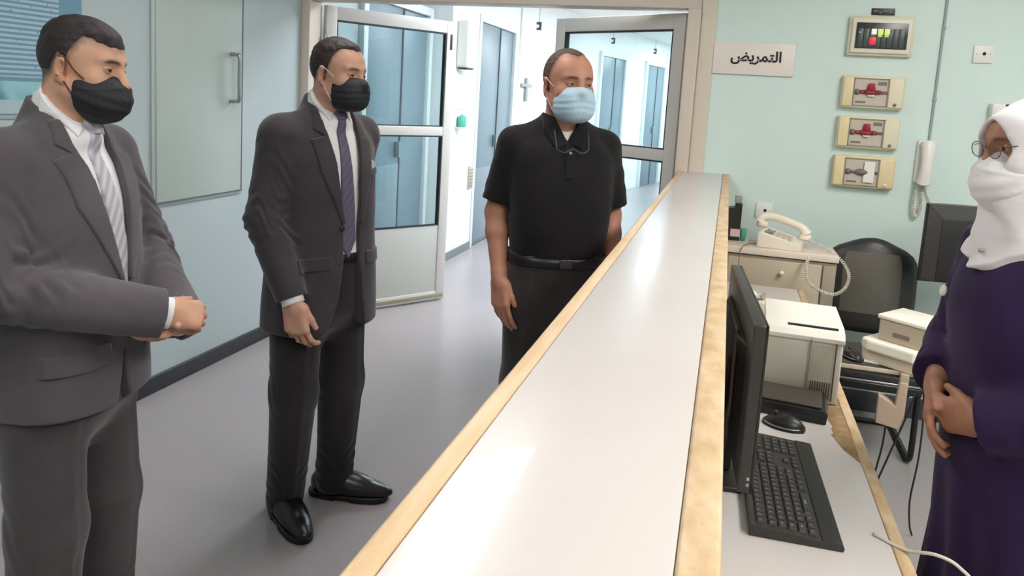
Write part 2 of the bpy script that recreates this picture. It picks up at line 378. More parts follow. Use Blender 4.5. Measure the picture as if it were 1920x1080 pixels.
def keyboard():
    root = empty('computer_keyboard', (.185, 1.652, DZ), RAD(2.0), 'black computer keyboard lying on the white desk top', 'keyboard')
    # local x towards the woman (front), y away from camera
    prism('keyboard_case', [(-.085, .0), (.083, .0), (.085, .006), (.082, .012), (-.06, .022), (-.085, .024)], -.222, .222, M_BLACKS, root, axis='y', bevel=.002)
    box('palm_band', (.045, -.220, .0125), (.081, .220, .0155), mat('black matt', (46,44,42), .55), root, bevel=.001, rot=(0, RAD(4), 0))
    bm = bmesh.new()
    vb = bm_box(bm, (-.0082, -.0082, 0), (.0082, .0082, .006))
    for v in vb[4:]: v.co.x *= .78; v.co.y *= .78
    km = finish(bm, 'keycap', .0012, 1); km.materials.append(mat('keycap', (58,54,52), .45))
    ml = mat('key legend', (150,144,136), .6)
    bm = bmesh.new(); bm_box(bm, (-.002, -.0016, .006), (.0015, .0014, .0063)); lm_ = finish(bm, 'legend'); lm_.materials.append(ml)
    rows = [-.066, -.044, -.0255, -.007, .0115, .030]
    def key(x, y, sy=1):
        zz = .0135 + (.0225-.0135)*(.05-x)/.12
        k = bpy.data.objects.new('key', km); COL.objects.link(k); k.parent = root; k.location = (x, y, zz-.001); k.scale = (1, sy, 1); k.rotation_euler = (0, RAD(4), 0)
        l = bpy.data.objects.new('legend', lm_); COL.objects.link(l); l.parent = k
    u = .0188
    for ri, x in enumerate(rows):
        y = -.212
        if ri == 5: lay = [1.25, 1.25, 1.25, 5.5, 1.25, 1.25, 1.25, 1.25]
        elif ri == 4: lay = [2.2] + [1]*10 + [2.0]
        elif ri == 3: lay = [1.75] + [1]*11 + [1.5]
        elif ri == 2: lay = [1.5] + [1]*12 + [.75]
        else: lay = [1]*14
        for wd in lay:
            key(x, y + wd*u/2, wd*1.0 - .02 if wd != 1 else 1); y += wd*u
        for j in range(3):
            if ri in (0, 1, 2) or ri == 5 or (ri == 4 and j == 1): key(x, .072 + j*u)
        for j in range(4):
            if ri: key(x, .139 + j*u)
    for i in range(3): box('indicator', (-.068, .14+i*.02, .0236), (-.066, .143+i*.02, .0242), mat('led green', (120,190,120), .4), root)
keyboard()

# sdf-free mouse: a lofted shell
def mouse(name, loc, rz, L, W, Hh, label):
    root = empty(name, loc, rz, label, 'mouse', )
    bm = bmesh.new(); rings = []
    for i in range(11):
        t = i/10; y = (t-.5)*L; s = math.sin(math.pi*min(max(t, .02), .98))**.45
        hh = Hh*(math.sin(math.pi*(.06+.88*t))**.6)*(1.0-.25*(t-.4))
        rings.append([bm.verts.new((math.cos(a)*W/2*s, y, max(0, math.sin(a))*hh)) for a in [math.pi*k/10 for k in range(11)]])
    for a, b in zip(rings, rings[1:]):
        for k in range(10): bm.faces.new((a[k], a[k+1], b[k+1], b[k]))
        bm.faces.new((a[0], b[0], b[10], a[10]))
    bm.faces.new(rings[0]); bm.faces.new(rings[-1][::-1])
    link('mouse_shell', finish(bm, name), M_BLACKP, root, smooth=True)
    tube('scroll_wheel', [(-.004, L*.22, Hh*.93), (.004, L*.22, Hh*.93)], .006, M_BLACKS, root, 12)
    tube('mouse_rim', [(math.cos(a)*W/2*.97, math.sin(a)*L/2*.93, .008) for a in [2*math.pi*k/28 for k in range(28)]], .002, M_CHROME, root, 6, closed=True)
    return root
mouse('computer_mouse', (.205, 1.985, DZ), RAD(72), .105, .062, .036, 'black computer mouse behind the keyboard on the staff desk')

bb = empty('device_case', (.215, 2.115, DZ), RAD(-6), 'low flat black case standing before the white printer', 'case')
prism('case_body', [(-.085, 0), (.105, 0), (.108, .028), (.10, .036), (-.085, .036)], -.065, .075, M_BLACKP, bb, axis='y', bevel=.003)
box('case_lid', (-.08, -.055, .036), (.092, .07, .043), mat('dark grey lid', (70,64,58), .5), bb, bevel=.003)
box('front_slot', (-.07, -.067, .014), (.09, -.064, .018), M_SEAM, bb)

def white_printer():
    M_PR = mat('printer off white', (228,222,208), .45)
    root = empty('desktop_printer', (.262, 2.36, DZ), RAD(-2), 'small off white box printer with side vents on the staff desk', 'printer')
    w_, d_, h_ = .102, .16, .175
    box('printer_body', (-w_, -d_, .0), (w_, d_, h_), M_PR, root, bevel=.005)
    # top cover overhanging, with a chamfered front
    prism('top_cover', [(-d_-.004, h_), (d_, h_), (d_-.02, h_+.034), (-d_+.05, h_+.034), (-d_+.012, h_+.026), (-d_-.004, h_+.012)], -w_-.003, w_+.003, mat('printer cover', (240,236,226), .4), root, axis='x', bevel=.002)
    box('paper_slot', (-.045, -d_+.028, h_+.029), (.088, -d_+.036, h_+.0345), M_SEAM, root)
    box('panel_seam', (.018, -d_-.006, .02), (.0195, -d_+.001, h_+.01), mat('seam beige', (150,140,124), .6), root)
    box('front_panel', (-w_+.008, -d_-.003, .03), (.014, -d_+.002, h_-.004), mat('printer panel', (214,208,194), .5), root, bevel=.002)
    for i in range(9):
        x = .026 + i*.0062
        box('vent_rib', (x, -d_-.002, .07), (x+.0022, -d_+.001, h_-.01), mat('printer rib', (206,198,184), .6), root)
        box('vent_slot', (x, -d_-.0025, .012), (x+.003, -d_+.001, .062), mat('vent dark', (96,84,74), .8), root)
    box('corner_groove', (.083, -d_-.003, .01), (.0865, -d_+.001, h_), MATS['vent dark'], root)
    for i in range(10):
        y = -.12 + i*.022
        box('side_vent', (w_-.001, y, .05), (w_+.0015, y+.008, .12), mat('printer rib', (206,198,184), .6), root)
white_printer()
pb = empty('paper_slip', (.12, 2.60, DZ), RAD(20), 'crumpled white slip of paper lying behind the monitor', 'paper')
bm = bmesh.new(); G = [[bm.verts.new(((i-4)*.011, (j-3)*.011, .19+.012*math.sin(i*1.1+j*.6)+.008*math.cos(j*1.3))) for j in range(7)] for i in range(9)]
for i in range(8):
    for j in range(6): bm.faces.new((G[i][j], G[i+1][j], G[i+1][j+1], G[i][j+1]))
link('sheet', finish(bm, 'sheet'), M_PAPER, pb, smooth=True)
box('paper_stack', (-.05, -.045, 0), (.05, .045, .175), mat('paper pile', (214,206,190), .8), pb, bevel=.003)

# ------------------------------------------------------------------ beige cabinet with phone
cb = empty('storage_cabinet', (0, 0, 0), 0, 'beige storage cabinet in the corner with the telephone on top', 'cabinet')
box('cabinet_body', (.045, 3.74, 0), (.54, 3.96, .865), M_GREYP, cb, bevel=.004)
box('cabinet_top', (.03, 3.72, .872), (.545, 3.965, .905), mat('cabinet top', (222,206,192), .4), cb, bevel=.004)
box('shadow_gap', (.05, 3.745, .864), (.535, 3.95, .873), M_SEAM, cb)
d_ = box('cabinet_door', (.055, 3.725, .10), (.475, 3.741, .855), mat('cabinet door beige', (186,172,152), .5), cb, bevel=.003)
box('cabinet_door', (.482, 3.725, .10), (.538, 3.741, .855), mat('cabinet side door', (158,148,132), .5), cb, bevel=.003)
lathe('door_knob', [(.006, 0), (.006, .012), (.012, .016), (.012, .024), (.0, .027)], M_CREAM, cb, 16, loc=(.30, 3.726, .80), rot=(RAD(90), 0, 0))

bd = empty('desk_device', (.066, 3.915, .905), 0, 'black stepped desk device with a pale label behind the counter end', 'device')
prism('device_body', [(-.034, 0), (.034, 0), (.034, .185), (.0, .185), (.0, .165), (-.034, .158)], -.04, .04, M_BLACKP, bd, axis='y', bevel=.003)
box('device_cap', (-.004, -.03, .185), (.03, .03, .218), mat('grey cap', (150,156,150), .5), bd, bevel=.003)
box('device_label', (-.012, -.0415, .02), (.034, -.0395, .058), mat('pale pink label', (214,190,184), .6), bd)
tc_ = empty('teal_cup', (.116, 3.89, .905), 0, 'small teal plastic cup next to the telephone', 'cup')
lathe('cup_wall', [(.012, 0), (.017, .06), (.018, .062), (.0165, .062), (.012, .004), (0, .004)], M_TEAL, tc_, 20)

def telephone():
    M_PH = mat('phone ivory', (232,222,206), .4); M_PK = mat('phone key', (190,180,164), .5)
    root = empty('telephone', (.295, 3.845, .905), RAD(-10), 'ivory desk telephone with handset and coiled cord on the cabinet', 'telephone')
    prism('phone_base', [(-.10, 0), (.10, 0), (.10, .03), (-.085, .075), (-.10, .07)], -.105, .11, M_PH, root, axis='y', bevel=.006)
    prism('foot_wedge', [(-.07, -.0), (-.03, -.0), (-.03, .02), (-.07, .02)], -.1, -.09, M_PH, root, axis='y')
    sl = -math.atan2(.045, .185)
    for r in range(4):
        for c in range(3):
            x = -.02+c*.026; y = -.075+r*.022
            box('phone_key', (x, y, .058-.243*(x+.02)), (x+.018, y+.014, .066-.243*(x+.02)), M_PK, root, bevel=.002)
    box('phone_display', (-.075, -.08, .068), (-.032, .0, .074), mat('phone lcd', (120,128,116), .3), root, bevel=.002)
    for i in range(5): box('memory_key', (-.07+.024*i, .012, .071-.006*i), (-.056+.024*i, .02, .076-.006*i), mat('key red grey', (150,120,112), .5), root)
    # handset: arched bar with two thick ends, lying along the slope
    hs = smooth_path([(-.115, .075, .10), (-.10, .075, .122), (-.05, .075, .128), (.02, .075, .112), (.08, .075, .092), (.105, .075, .062)], 6)
    n = len(hs); rs = [.019+.009*(abs(2*i/(n-1)-1)**3) for i in range(n)]
    h = tube('handset', hs, .02, M_PH, root, 16, rs=rs)
    lathe('earpiece', [(.026, 0), (.03, .012), (.026, .026), (.012, .03), (0, .03)], M_PH, h, 20, loc=(-.105, .075, .075))
    lathe('mouthpiece', [(.026, 0), (.03, .012), (.026, .026), (.012, .03), (0, .03)], M_PH, h, 20, loc=(.10, .075, .033))
    return root
ph = telephone()
def coil(name, path, r, rad, turns, m, parent):
    P = smooth_path(path, 24); n = len(P); pts = []
    steps = turns*9
    prev = None
    for s in range(steps+1):
        t = s/steps*(n-1); i = min(int(t), n-2); f = t-i; p = P[i].lerp(P[i+1], f); d = (P[i+1]-P[i]).normalized()
        u = d.cross(Vector((.3, .9, .2))).normalized(); v = d.cross(u); a = 2*math.pi*s/9
        pts.append(p+(u*math.cos(a)+v*math.sin(a))*rad)
    return tube(name, pts, r, m, parent, 6)
cl = coil('coiled_cord', [(.14, -.13, -.012), (.135, -.165, -.05), (.15, -.175, -.115), (.20, -.17, -.15), (.26, -.15, -.165), (.305, -.12, -.135), (.315, -.09, -.075), (.275, -.05, -.02), (.2, .0, .02), (.12, .06, .035)], .0028, .0055, 70, M_WCABLE, ph)
tube('phone_lead', smooth_path([(-.11, -.06, .01), (-.155, -.17, .0), (-.158, -.19, -.1), (-.11, -.2, -.2), (-.10, -.2, -.3)], 6), .0022, mat('brown lead', (120,100,84), .5), ph, 6)

# ------------------------------------------------------------------ wall fittings
def socket(name, x, z, label, cat='wall plate'):
    root = empty(name, (x, BY, z), 0, label, cat)
    box('plate', (-.043, -.011, -.043), (.043, 0, .043), M_WPL, root, bevel=.004)
    lathe('outlet', [(.008, 0), (.008, .002), (.0, .002)], M_BLACKP, root, 14, loc=(.004, -.011, .002), rot=(RAD(90), 0, 0))
    for s in (-1, 1): lathe('screw', [(.003, 0), (.003, .001), (0, .0015)], M_CHROME, root, 10, loc=(s*.03, -.011, 0), rot=(RAD(90), 0, 0))
socket('cable_outlet', 1.158, 1.887, 'white square outlet plate high on the mint wall above the woman')
socket('wall_socket', .222, 1.022, 'white square outlet plate low on the wall above the telephone')

sg = empty('room_sign', (.09, BY, 1.818), 0, 'white rectangular wall sign with black Arabic lettering', 'sign')
box('sign_board', (-.205, -.014, -.083), (.205, 0, .083), mat('sign off white', (236,226,218), .35), sg, bevel=.003)
def sign_text():
    cu = bpy.data.curves.new('lettering', 'FONT'); cu.body = '\uFEBE\uFEF3\uFEAE\uFEE4\uFE98\uFEDF\uFE8D'
    cu.size = .092; cu.align_x = 'CENTER'; cu.extrude = .0008; cu.offset = .0026
    o = bpy.data.objects.new('lettering_tmp', cu); COL.objects.link(o)
    bpy.context.view_layer.update()
    dg = bpy.context.evaluated_depsgraph_get(); me = bpy.data.meshes.new_from_object(o.evaluated_get(dg))
    bpy.data.objects.remove(o)
    if len(me.vertices):
        xs = [v.co.x for v in me.vertices]; ys = [v.co.y for v in me.vertices]
        cx, cy = (min(xs)+max(xs))/2, (min(ys)+max(ys))/2; s = .255/(max(xs)-min(xs))
        for v in me.vertices: v.co.x = (v.co.x-cx)*s; v.co.y = (v.co.y-cy)*s*1.0
    print('TEXT verts', len(me.vertices))
    me.materials.clear()
    link('lettering', me, mat('letter black', (30,28,30), .5), sg, (.012, -.0155, .006), (RAD(90), 0, 0))
sign_text()

def alarm_panel():
    root = empty('alarm_panel', (.688, BY, 1.955), 0, 'cream alarm panel with dark window and coloured lights, topmost on the wall', 'panel')
    box('panel_case', (-.150, -.030, -.098), (.150, 0, .098), M_CREAM, root, bevel=.006)
    box('panel_frame', (-.138, -.044, -.086), (.138, -.028, .086), mat('panel frame', (232,226,206), .4), root, bevel=.006)
    box('panel_window', (-.119, -.0465, -.064), (.119, -.0435, .064), mat('panel dark', (46,54,52), .25), root, bevel=.001)
    for i in range(8):
        x = -.108+i*.027
        box('module', (x, -.0485, -.058), (x+.023, -.046, .034), mat('module dark', (66,76,74), .35), root, bevel=.001)
    for i, c in ((2, (236,238,228)), (3, (214,226,120)), (4, (214,226,120))):
        x = -.108+i*.03
        box('indicator', (x, -.0505, .006), (x+.024, -.048, .034), mat('tag %d' % i, c, .4, emit=c, es=.35), root, bevel=.001)
    box('alarm_light', (-.055, -.051, -.045), (-.024, -.048, -.008), mat('red lamp', (206,40,60), .35, emit=(220,40,60), es=.5), root, bevel=.002)
    for i in (3, 4): box('status_light', (-.106+i*.03, -.0505, -.006), (-.088+i*.03, -.048, .006), mat('green lamp', (150,200,80), .4, emit=(160,220,80), es=.4), root)
    box('status_light', (-.104, -.0505, .012), (-.098, -.048, .018), mat('lamp white', (230,230,210), .4), root)
    return root
alarm_panel()
nl = empty('name_strip', (.690, BY, 2.078), 0, 'small black label strip stuck above the alarm panel', 'label')
box('strip', (-.054, -.004, -.017), (.054, 0, .017), M_BLACKP, nl, bevel=.001)
for i, (x, wd, z) in enumerate(((-.045,.02,.003),(-.018,.012,-.003),(0,.022,.004),(.028,.017,-.002))):
    box('print_mark', (x, -.005, z-.004), (x+wd, -.0038, z+.004), mat('grey print', (112,116,112), .6), nl)

def valve_box(z, red, name_label, cream):
    root = empty('valve_box', (.680, BY, z), 0, name_label, 'valve box', 'gas valve boxes on the mint wall')
    box('box_case', (-.145, -.042, -.081), (.145, 0, .081), cream, root, bevel=.006)
    box('side_cover', (-.141, -.050, -.074), (-.092, -.040, .074), M_CREAM2, root, bevel=.005)
    box('side_cover', (.072, -.050, -.074), (.141, -.040, .074), cream, root, bevel=.005)
    box('recess', (-.088, -.0435, -.066), (.068, -.0415, .066), mat('valve recess', (196,186,172), .5), root)
    for lo, hi in (((-.091, -.049, -.07), (-.087, -.041, .07)), ((.067, -.049, -.07), (.071, -.041, .07)), ((-.091, -.049, .066), (.071, -.041, .07)), ((-.091, -.049, -.07), (.071, -.041, -.066))):
        box('window_frame', lo, hi, mat('window edge', (150,140,124), .5), root)
    pm = mat('valve grey', (122,112,108), .4)
    tube('pipe', [(-.086, -.046, 0), (.066, -.046, 0)], .007, pm, root, 12)
    lathe('union', [(.014, 0), (.014, .016), (.009, .018), (0, .018)], pm, root, 12, loc=(-.082, -.046, 0), rot=(0, RAD(90), 0))
    v = lathe('valve_body', [(.009, 0), (.017, .018), (.017, .04), (.009, .058), (0, .058)], pm if not red else mat('valve maroon', (150,60,68), .4), root, 16, loc=(-.04, -.046, 0), rot=(0, RAD(90), 0))
    if red:
        lathe('valve_handle', [(.006, 0), (.018, .004), (.02, .012), (.014, .026), (.016, .034), (0, .037)], mat('valve red', (178,40,62), .35), root, 18, loc=(-.010, -.047, .008), rot=(RAD(20), 0, 0))
        box('valve_tag', (-.024, -.0555, -.022), (.006, -.053, .004), mat('valve tag', (236,214,206), .5), root, bevel=.002)
        for s in (-1, 1): lathe('union', [(.012, 0), (.008, .022), (0, .022)], MATS['valve maroon'], root, 12, loc=(-.01+s*.03, -.046, 0), rot=(0, s*RAD(90), 0))
    else:
        box('valve_tag', (.0, -.054, -.05), (.05, -.0515, .056), mat('valve card', (232,230,224), .5), root)
    box('info_text', (-.078, -.0447, -.056), (-.03, -.0433, -.046), pm, root)
    if red: box('info_text', (.02, -.0447, .036), (.06, -.0433, .054), pm, root)
    lathe('lock', [(.008, 0), (.008, .004), (.004, .006), (0, .006)], mat('lock grey', (130,124,112), .4) if red else M_WPL, root, 14, loc=(.105, -.050, -.058), rot=(RAD(90), 0, 0))
valve_box(1.675, True, 'upper cream valve box with a red valve, right under the alarm panel', M_CREAM)
valve_box(1.472, True, 'middle cream valve box with a red valve, second of the three', M_CREAM)
valve_box(1.270, False, 'lowest cream valve box holding a plain grey valve and white card', M_CREAM2)

def intercom():
    root = empty('intercom_handset', (.962, BY, 1.34), 0, 'white intercom handset hanging on the mint wall with its cord', 'handset')
    box('cradle', (-.042, -.022, -.105), (.042, 0, .112), M_WPL, root, bevel=.008)
    hs = smooth_path([(.0, -.042, -.10), (.0, -.056, -.06), (.0, -.062, 0), (.0, -.056, .06), (.0, -.042, .10)], 5)
    n = len(hs); t = tube('receiver', hs, .03, mat('receiver white', (240,234,230), .3), root, 18, rs=[.026+.010*abs(2*i/(n-1)-1)**2 for i in range(n)])
    coil('coiled_cord', [(-.02, -.035, -.11), (-.03, -.03, -.16), (-.028, -.028, -.24), (-.01, -.028, -.275), (.005, -.028, -.22), (.0, -.02, -.13)], .0028, .006, 44, M_WCABLE, root)
    tube('lead', smooth_path([(.01, -.01, -.11), (.04, -.012, -.18), (.08, -.012, -.23), (.13, -.012, -.26), (.2, -.012, -.27)], 6), .0032, M_WCABLE, root, 6)
intercom()
cd = empty('cable_conduit', (.972, BY, 1.45), 0, 'thin grey cable conduit running up the mint wall from the handset', 'conduit')
box('conduit', (-.006, -.01, .0), (.006, 0, CZ-1.45), mat('conduit grey', (150,168,166), .5), cd, bevel=.002)
for z in (.2, .55, .9): box('clip', (-.009, -.013, z), (.009, 0, z+.012), MATS['conduit grey'], cd, bevel=.002)
hl = empty('paper_holder', (1.33, BY, 1.64), 0, 'white wall bracket with a dark clip partly behind the white hijab', 'bracket')
box('tray', (-.115, -.06, -.05), (.12, 0, .012), M_WPL, hl, bevel=.005)
box('clip', (-.06, -.066, .0), (-.02, -.058, .01), M_BLACKP, hl, bevel=.002)

# ------------------------------------------------------------------ second monitor on a wall arm
def monitor_far():
    root = empty('wall_monitor', (1.13, 3.82, 1.0), RAD(6), 'black monitor on a wall arm behind the woman in purple', 'monitor')
    prism('monitor_case', [(-.235, 0), (.235, 0), (.235, .02), (.15, .05), (-.15, .05), (-.235, .02)], -.18, .18, M_BLACKP, root, bevel=.004)
    box('rear_bevel', (-.228, -.006, -.174), (-.165, .001, .174), M_BLACKS, root, bevel=.002, rot=(0, 0, RAD(-3)))
    prism('back_shell', [(-.235, .18), (.235, .18), (.165, .115), (-.165, .115)], -.008, .002, mat('shell grey', (74,74,70), .35), root, axis='y', bevel=.002)  # upper shell piece in a lighter grey
    box('screen', (-.165, -.008, -.165), (.165, .0, .115), M_BLACKP, root, bevel=.002)
    tube('wall_arm', [(0, .05, 0), (0, .22, 0), (.02, .43, 0)], .018, M_TUBE, root, 12)
    box('wall_plate', (-.05, .405, -.06), (.07, .43, .06), M_TUBE, root, bevel=.004)
monitor_far()

# ------------------------------------------------------------------ chair
def chair():
    root = empty('visitor_chair', (.735, 3.80, 0), RAD(0), 'black cantilever visitor chair with a padded back against the mint wall', 'chair')
    # backrest: rounded rectangle, curved
    bm = bmesh.new(); W_, H0, H1 = .212, .50, .965; nx, nz = 16, 14; fr, bk = [], []
    def pt(i, j, off):
        u = -1+2*i/nx; v = j/nz
        # rounded corners: squeeze width near the top and bottom
        e = max(0, (v-.62)/.38); sq = (1-.55*e**3.2); e2 = max(0, (.12-v)/.12); sq *= 1-.12*e2**2
        x = u*W_*sq; zt = H0+(H1-H0)*v - .03*e*e*u*u
        y = .20+.05*v - .045*u*u*0 - .035*(1-u*u) + off + .012*math.sin(v*math.pi)*-1
        return (x, y, zt)
    for j in range(nz+1):
        fr.append([]); bk.append([])
        for i in range(nx+1):
            u = abs(-1+2*i/nx); v = abs(2*j/nz-1); th = .024*(1-.75*max(u, v)**6)
            fr[-1].append(bm.verts.new(pt(i, j, -th))); bk[-1].append(bm.verts.new(pt(i, j, th)))
    for j in range(nz):
        for i in range(nx):
            bm.faces.new((fr[j][i], fr[j][i+1], fr[j+1][i+1], fr[j+1][i])); bm.faces.new((bk[j][i], bk[j+1][i], bk[j+1][i+1], bk[j][i+1]))
    for j in range(nz):
        bm.faces.new((fr[j][0], fr[j+1][0], bk[j+1][0], bk[j][0])); bm.faces.new((fr[j][nx], bk[j][nx], bk[j+1][nx], fr[j+1][nx]))
    for i in range(nx):
        bm.faces.new((fr[0][i], bk[0][i], bk[0][i+1], fr[0][i+1])); bm.faces.new((fr[nz][i], fr[nz][i+1], bk[nz][i+1], bk[nz][i]))
    link('backrest', finish(bm, 'backrest'), M_BLACKLEA, root, smooth=True)
    # lighter centre panel
    bm = bmesh.new(); g = []
    for j in range(3, nz-1):
        g.append([bm.verts.new((pt(i, j, -.026))) for i in range(3, nx-2)])
    for j in range(len(g)-1):
        for i in range(len(g[0])-1): bm.faces.new((g[j][i], g[j][i+1], g[j+1][i+1], g[j+1][i]))
    link('back_panel', finish(bm, 'back_panel'), mat('lighter leatherette', (88,84,76), .42, bump=.15, bscale=140), root, smooth=True)
    box('seat', (-.172, -.25, .385), (.172, .2, .435), M_BLACKLEA, root, bevel=.02, seg=3)
    box('seat_bar', (-.178, -.268, .355), (.178, -.238, .392), M_TUBE, root, bevel=.008)
    box('seat_trim', (-.17, -.268, .394), (.17, -.252, .402), M_CHROME, root, bevel=.002)
    for s in (-1, 1):
        p = [(s*.19, .235, .72), (s*.185, .215, .56), (s*.185, .17, .42), (s*.185, .0, .375), (s*.186, -.11, .37), (s*.186, -.155, .355), (s*.186, -.165, .28), (s*.187, -.17, .10), (s*.187, -.155, .03), (s*.187, -.10, .016), (s*.187, .1, .016), (s*.187, .24, .016), (s*.18, .27, .016)]
        tube('frame_tube', smooth_path(p, 5), .0135, M_TUBE, root, 12)
    tube('rear_bar', [(-.18, .27, .016), (.18, .27, .016)], .0135, M_TUBE, root, 12)
    tube('armrest', smooth_path([(.205, .215, .62), (.212, .05, .63), (.212, -.12, .62), (.205, -.16, .57), (.188, -.165, .38)], 5), .013, M_TUBE, root, 10)
    return root
chair()

# ------------------------------------------------------------------ overbed table with a beige apparatus, papers, mouse
ob = empty('overbed_table', (0, 0, 0), 0, 'small dark overbed table with a pale edge between desk and chair', 'table')
box('table_top', (.44, 2.93, .622), (.86, 3.24, .648), mat('dark table top', (64,58,54), .4), ob, bevel=.003)
box('edge_trim', (.438, 2.926, .634), (.862, 2.932, .649), mat('pale edge', (196,184,168), .5), ob, bevel=.001)
box('table_column', (.445, 3.05, .05), (.485, 3.11, .622), M_TUBE, ob, bevel=.004)
box('base_beam', (.44, 3.04, .01), (.49, 3.42, .05), M_TUBE, ob, bevel=.006)
mouse('spare_mouse', (.525, 3.01, .649), RAD(20), .10, .06, .034, 'dark mouse lying on the small overbed table')
for i in range(4):
    p = box('paper_sheet', (.575+.012*i, 2.97+.01*i, .6495+.006*i), (.655+.008*i, 3.09, .6535+.006*i), M_PAPER, None, rot=(0, 0, RAD(14*i-15)))
    tag(p, ['lowest white paper sheet beside the spare mouse', 'second white paper sheet in the little pile by the apparatus', 'third white paper sheet in the little pile by the apparatus', 'topmost white paper sheet next to the beige apparatus'][i], 'paper', 'papers on the overbed table')
def apparatus():
    M_AP = mat('apparatus beige', (214,202,180), .45); M_AP2 = mat('apparatus white', (238,234,220), .4); M_AP3 = mat('apparatus grey beige', (176,164,146), .5)  # housing gets the darker grey beige
    root = empty('bedside_apparatus', (.70, 3.03, .65), RAD(-38), 'beige bedside apparatus with white lid on the overbed table', 'apparatus')
    prism('tray', [(-.11, -.10), (-.08, -.12), (.09, -.12), (.11, -.10), (.11, .11), (-.09, .11), (-.11, .09)], .045, .085, M_AP2, root, bevel=.008)
    prism('lower_body', [(-.10, 0), (.09, -.0), (.10, .05), (-.105, .05)], -.105, .1, M_AP, root, axis='y', bevel=.005)
    box('housing', (-.065, -.075, .085), (.10, .10, .165), M_AP3, root, bevel=.006)
    box('lid', (-.072, -.08, .165), (.105, .105, .182), M_AP2, root, bevel=.006)
    box('slot', (-.01, -.078, .11), (.05, -.074, .125), mat('slot brown', (120,108,92), .6), root)
    return root
apparatus()
ad = empty('power_adapter', (.655, 2.915, .50), RAD(-8), 'beige power adapter bracket hanging below the apparatus', 'adapter')
prism('adapter_body', [(-.045, -.045), (.03, -.055), (.045, .0), (.045, .12), (.018, .12), (.012, .03), (-.012, .045), (-.045, .06)], -.025, .02, mat('adapter beige', (190,168,148), .5), ad, axis='y', bevel=.004)
box('clamp', (.018, -.02, .11), (.046, .03, .15), M_GREYP, ad, bevel=.003)
def cable(name, pts, r, m, label):
    o = tube(name, smooth_path(pts, 7), r, m, None, 7); tag(o, label, 'cable')
cable('hanging_cable', [(.645, 2.905, .46), (.64, 2.9, .36), (.62, 2.89, .22), (.61, 2.88, .12), (.60, 2.87, .05), (.615, 2.86, .02)], .0035, M_CABLE, 'black cable hanging straight down from the beige adapter')
cable('hanging_cable', [(.665, 2.905, .47), (.69, 2.9, .55), (.72, 2.89, .58), (.70, 2.89, .48), (.66, 2.88, .34), (.625, 2.87, .2), (.635, 2.87, .1), (.65, 2.87, .03)], .0035, M_CABLE, 'black cable curling over the beige adapter and down')
cable('hanging_cable', [(.79, 3.1, .62), (.80, 3.05, .45), (.79, 3.0, .3), (.775, 2.98, .15), (.785, 2.98, .05), (.80, 2.99, .006)], .0035, M_CABLE, 'black cable dangling from the table close to the purple dress')
cable('white_cable', [(.34, 1.52, .7535), (.388, 1.475, .757), (.425, 1.43, .783), (.462, 1.42, .773), (.49, 1.41, .735), (.50, 1.40, .6), (.50, 1.39, .3), (.49, 1.38, .006)], .0032, M_WCABLE, 'thin white cable arching off the desk edge by the purple dress')

# ------------------------------------------------------------------ corridor fittings
dp = empty('towel_dispenser', (-2.42, 6.62, 1.78), 0, 'tall white towel dispenser on the corridor pier', 'dispenser')
box('dispenser_body', (0, -.10, 0), (.12, .12, .42), M_WPL, dp, bevel=.03, seg=4)
box('dispenser_slot', (.02, -.08, -.012), (.1, .1, .004), M_SEAM, dp)
nt_ = box('notice_sheet', (-2.42, 6.50, 1.40), (-2.412, 6.78, 1.74), M_PAPER); tag(nt_, 'white paper notice taped on the corridor pier below the dispenser', 'notice')
sb = empty('sanitizer_bottle', (-2.42, 6.64, 1.24), 0, 'teal hand sanitizer bottle in a wall bracket on the pier', 'bottle')
box('bracket', (0, -.06, -.012), (.09, .06, .0), M_WPL, sb, bevel=.003)
lathe('bottle_body', [(.038, 0), (.042, .01), (.042, .09), (.03, .105), (.014, .112), (0, .112)], M_TEAL, sb, 20, loc=(.045, 0, 0))
lathe('pump', [(.012, 0), (.012, .02), (.006, .022), (.006, .05), (0, .05)], M_WPL, sb, 14, loc=(.045, 0, .112))
box('pump_spout', (.04, -.008, .155), (.095, .008, .167), M_WPL, sb, bevel=.003)
cf = empty('wall_fixture', (-2.412, 8.95, 1.66), math.atan2(3.25, .36)-RAD(90), 'grey cross shaped fixture on the white corridor wall', 'fixture')
box('upright', (.0, -.03, -.16), (.03, .03, .12), mat('fixture grey', (150,158,158), .5), cf, bevel=.004)
box('cross_bar', (.0, -.16, .01), (.028, .16, .05), MATS['fixture grey'], cf, bevel=.004)
vt = empty('vent_grille', (-2.42, 7.06, .62), 0, 'small beige vent grille low on the corridor pier', 'vent')
box('grille_frame', (.0, -.05, 0), (.02, .05, .22), mat('vent beige', (188,182,160), .5), vt, bevel=.003)
for i in range(6): box('slat', (.018, -.042, .02+i*.032), (.024, .042, .036+i*.032), mat('vent olive', (150,146,124), .6), vt)
for k, (x, y, z, lab) in enumerate(((-2.30, 9.0, 2.42, 'dark corridor marker plate over the first recessed door'), (-1.92, 12.4, 2.55, 'dark corridor marker plate over the middle distant door'), (-1.45, 14.5, 2.55, 'dark corridor marker plate over the farthest door'))):
    r = empty('door_marker', (x, y, z), 0, lab, 'sign', 'markers over the corridor doors')
    box('plate', (-.03, -.008, 0), (.03, .008, .03), mat('marker dark', (70,78,80), .5), r)
    box('plate', (.003, -.008, -.04), (.03, .008, .0), MATS['marker dark'], r)
    box('plate', (-.027, -.008, -.065), (.03, .008, -.036), MATS['marker dark'], r)
    tube('hanger', [(0, 0, .03), (0, 0, CZ-z)], .006, mat('hanger', (200,204,202), .5), r, 8)

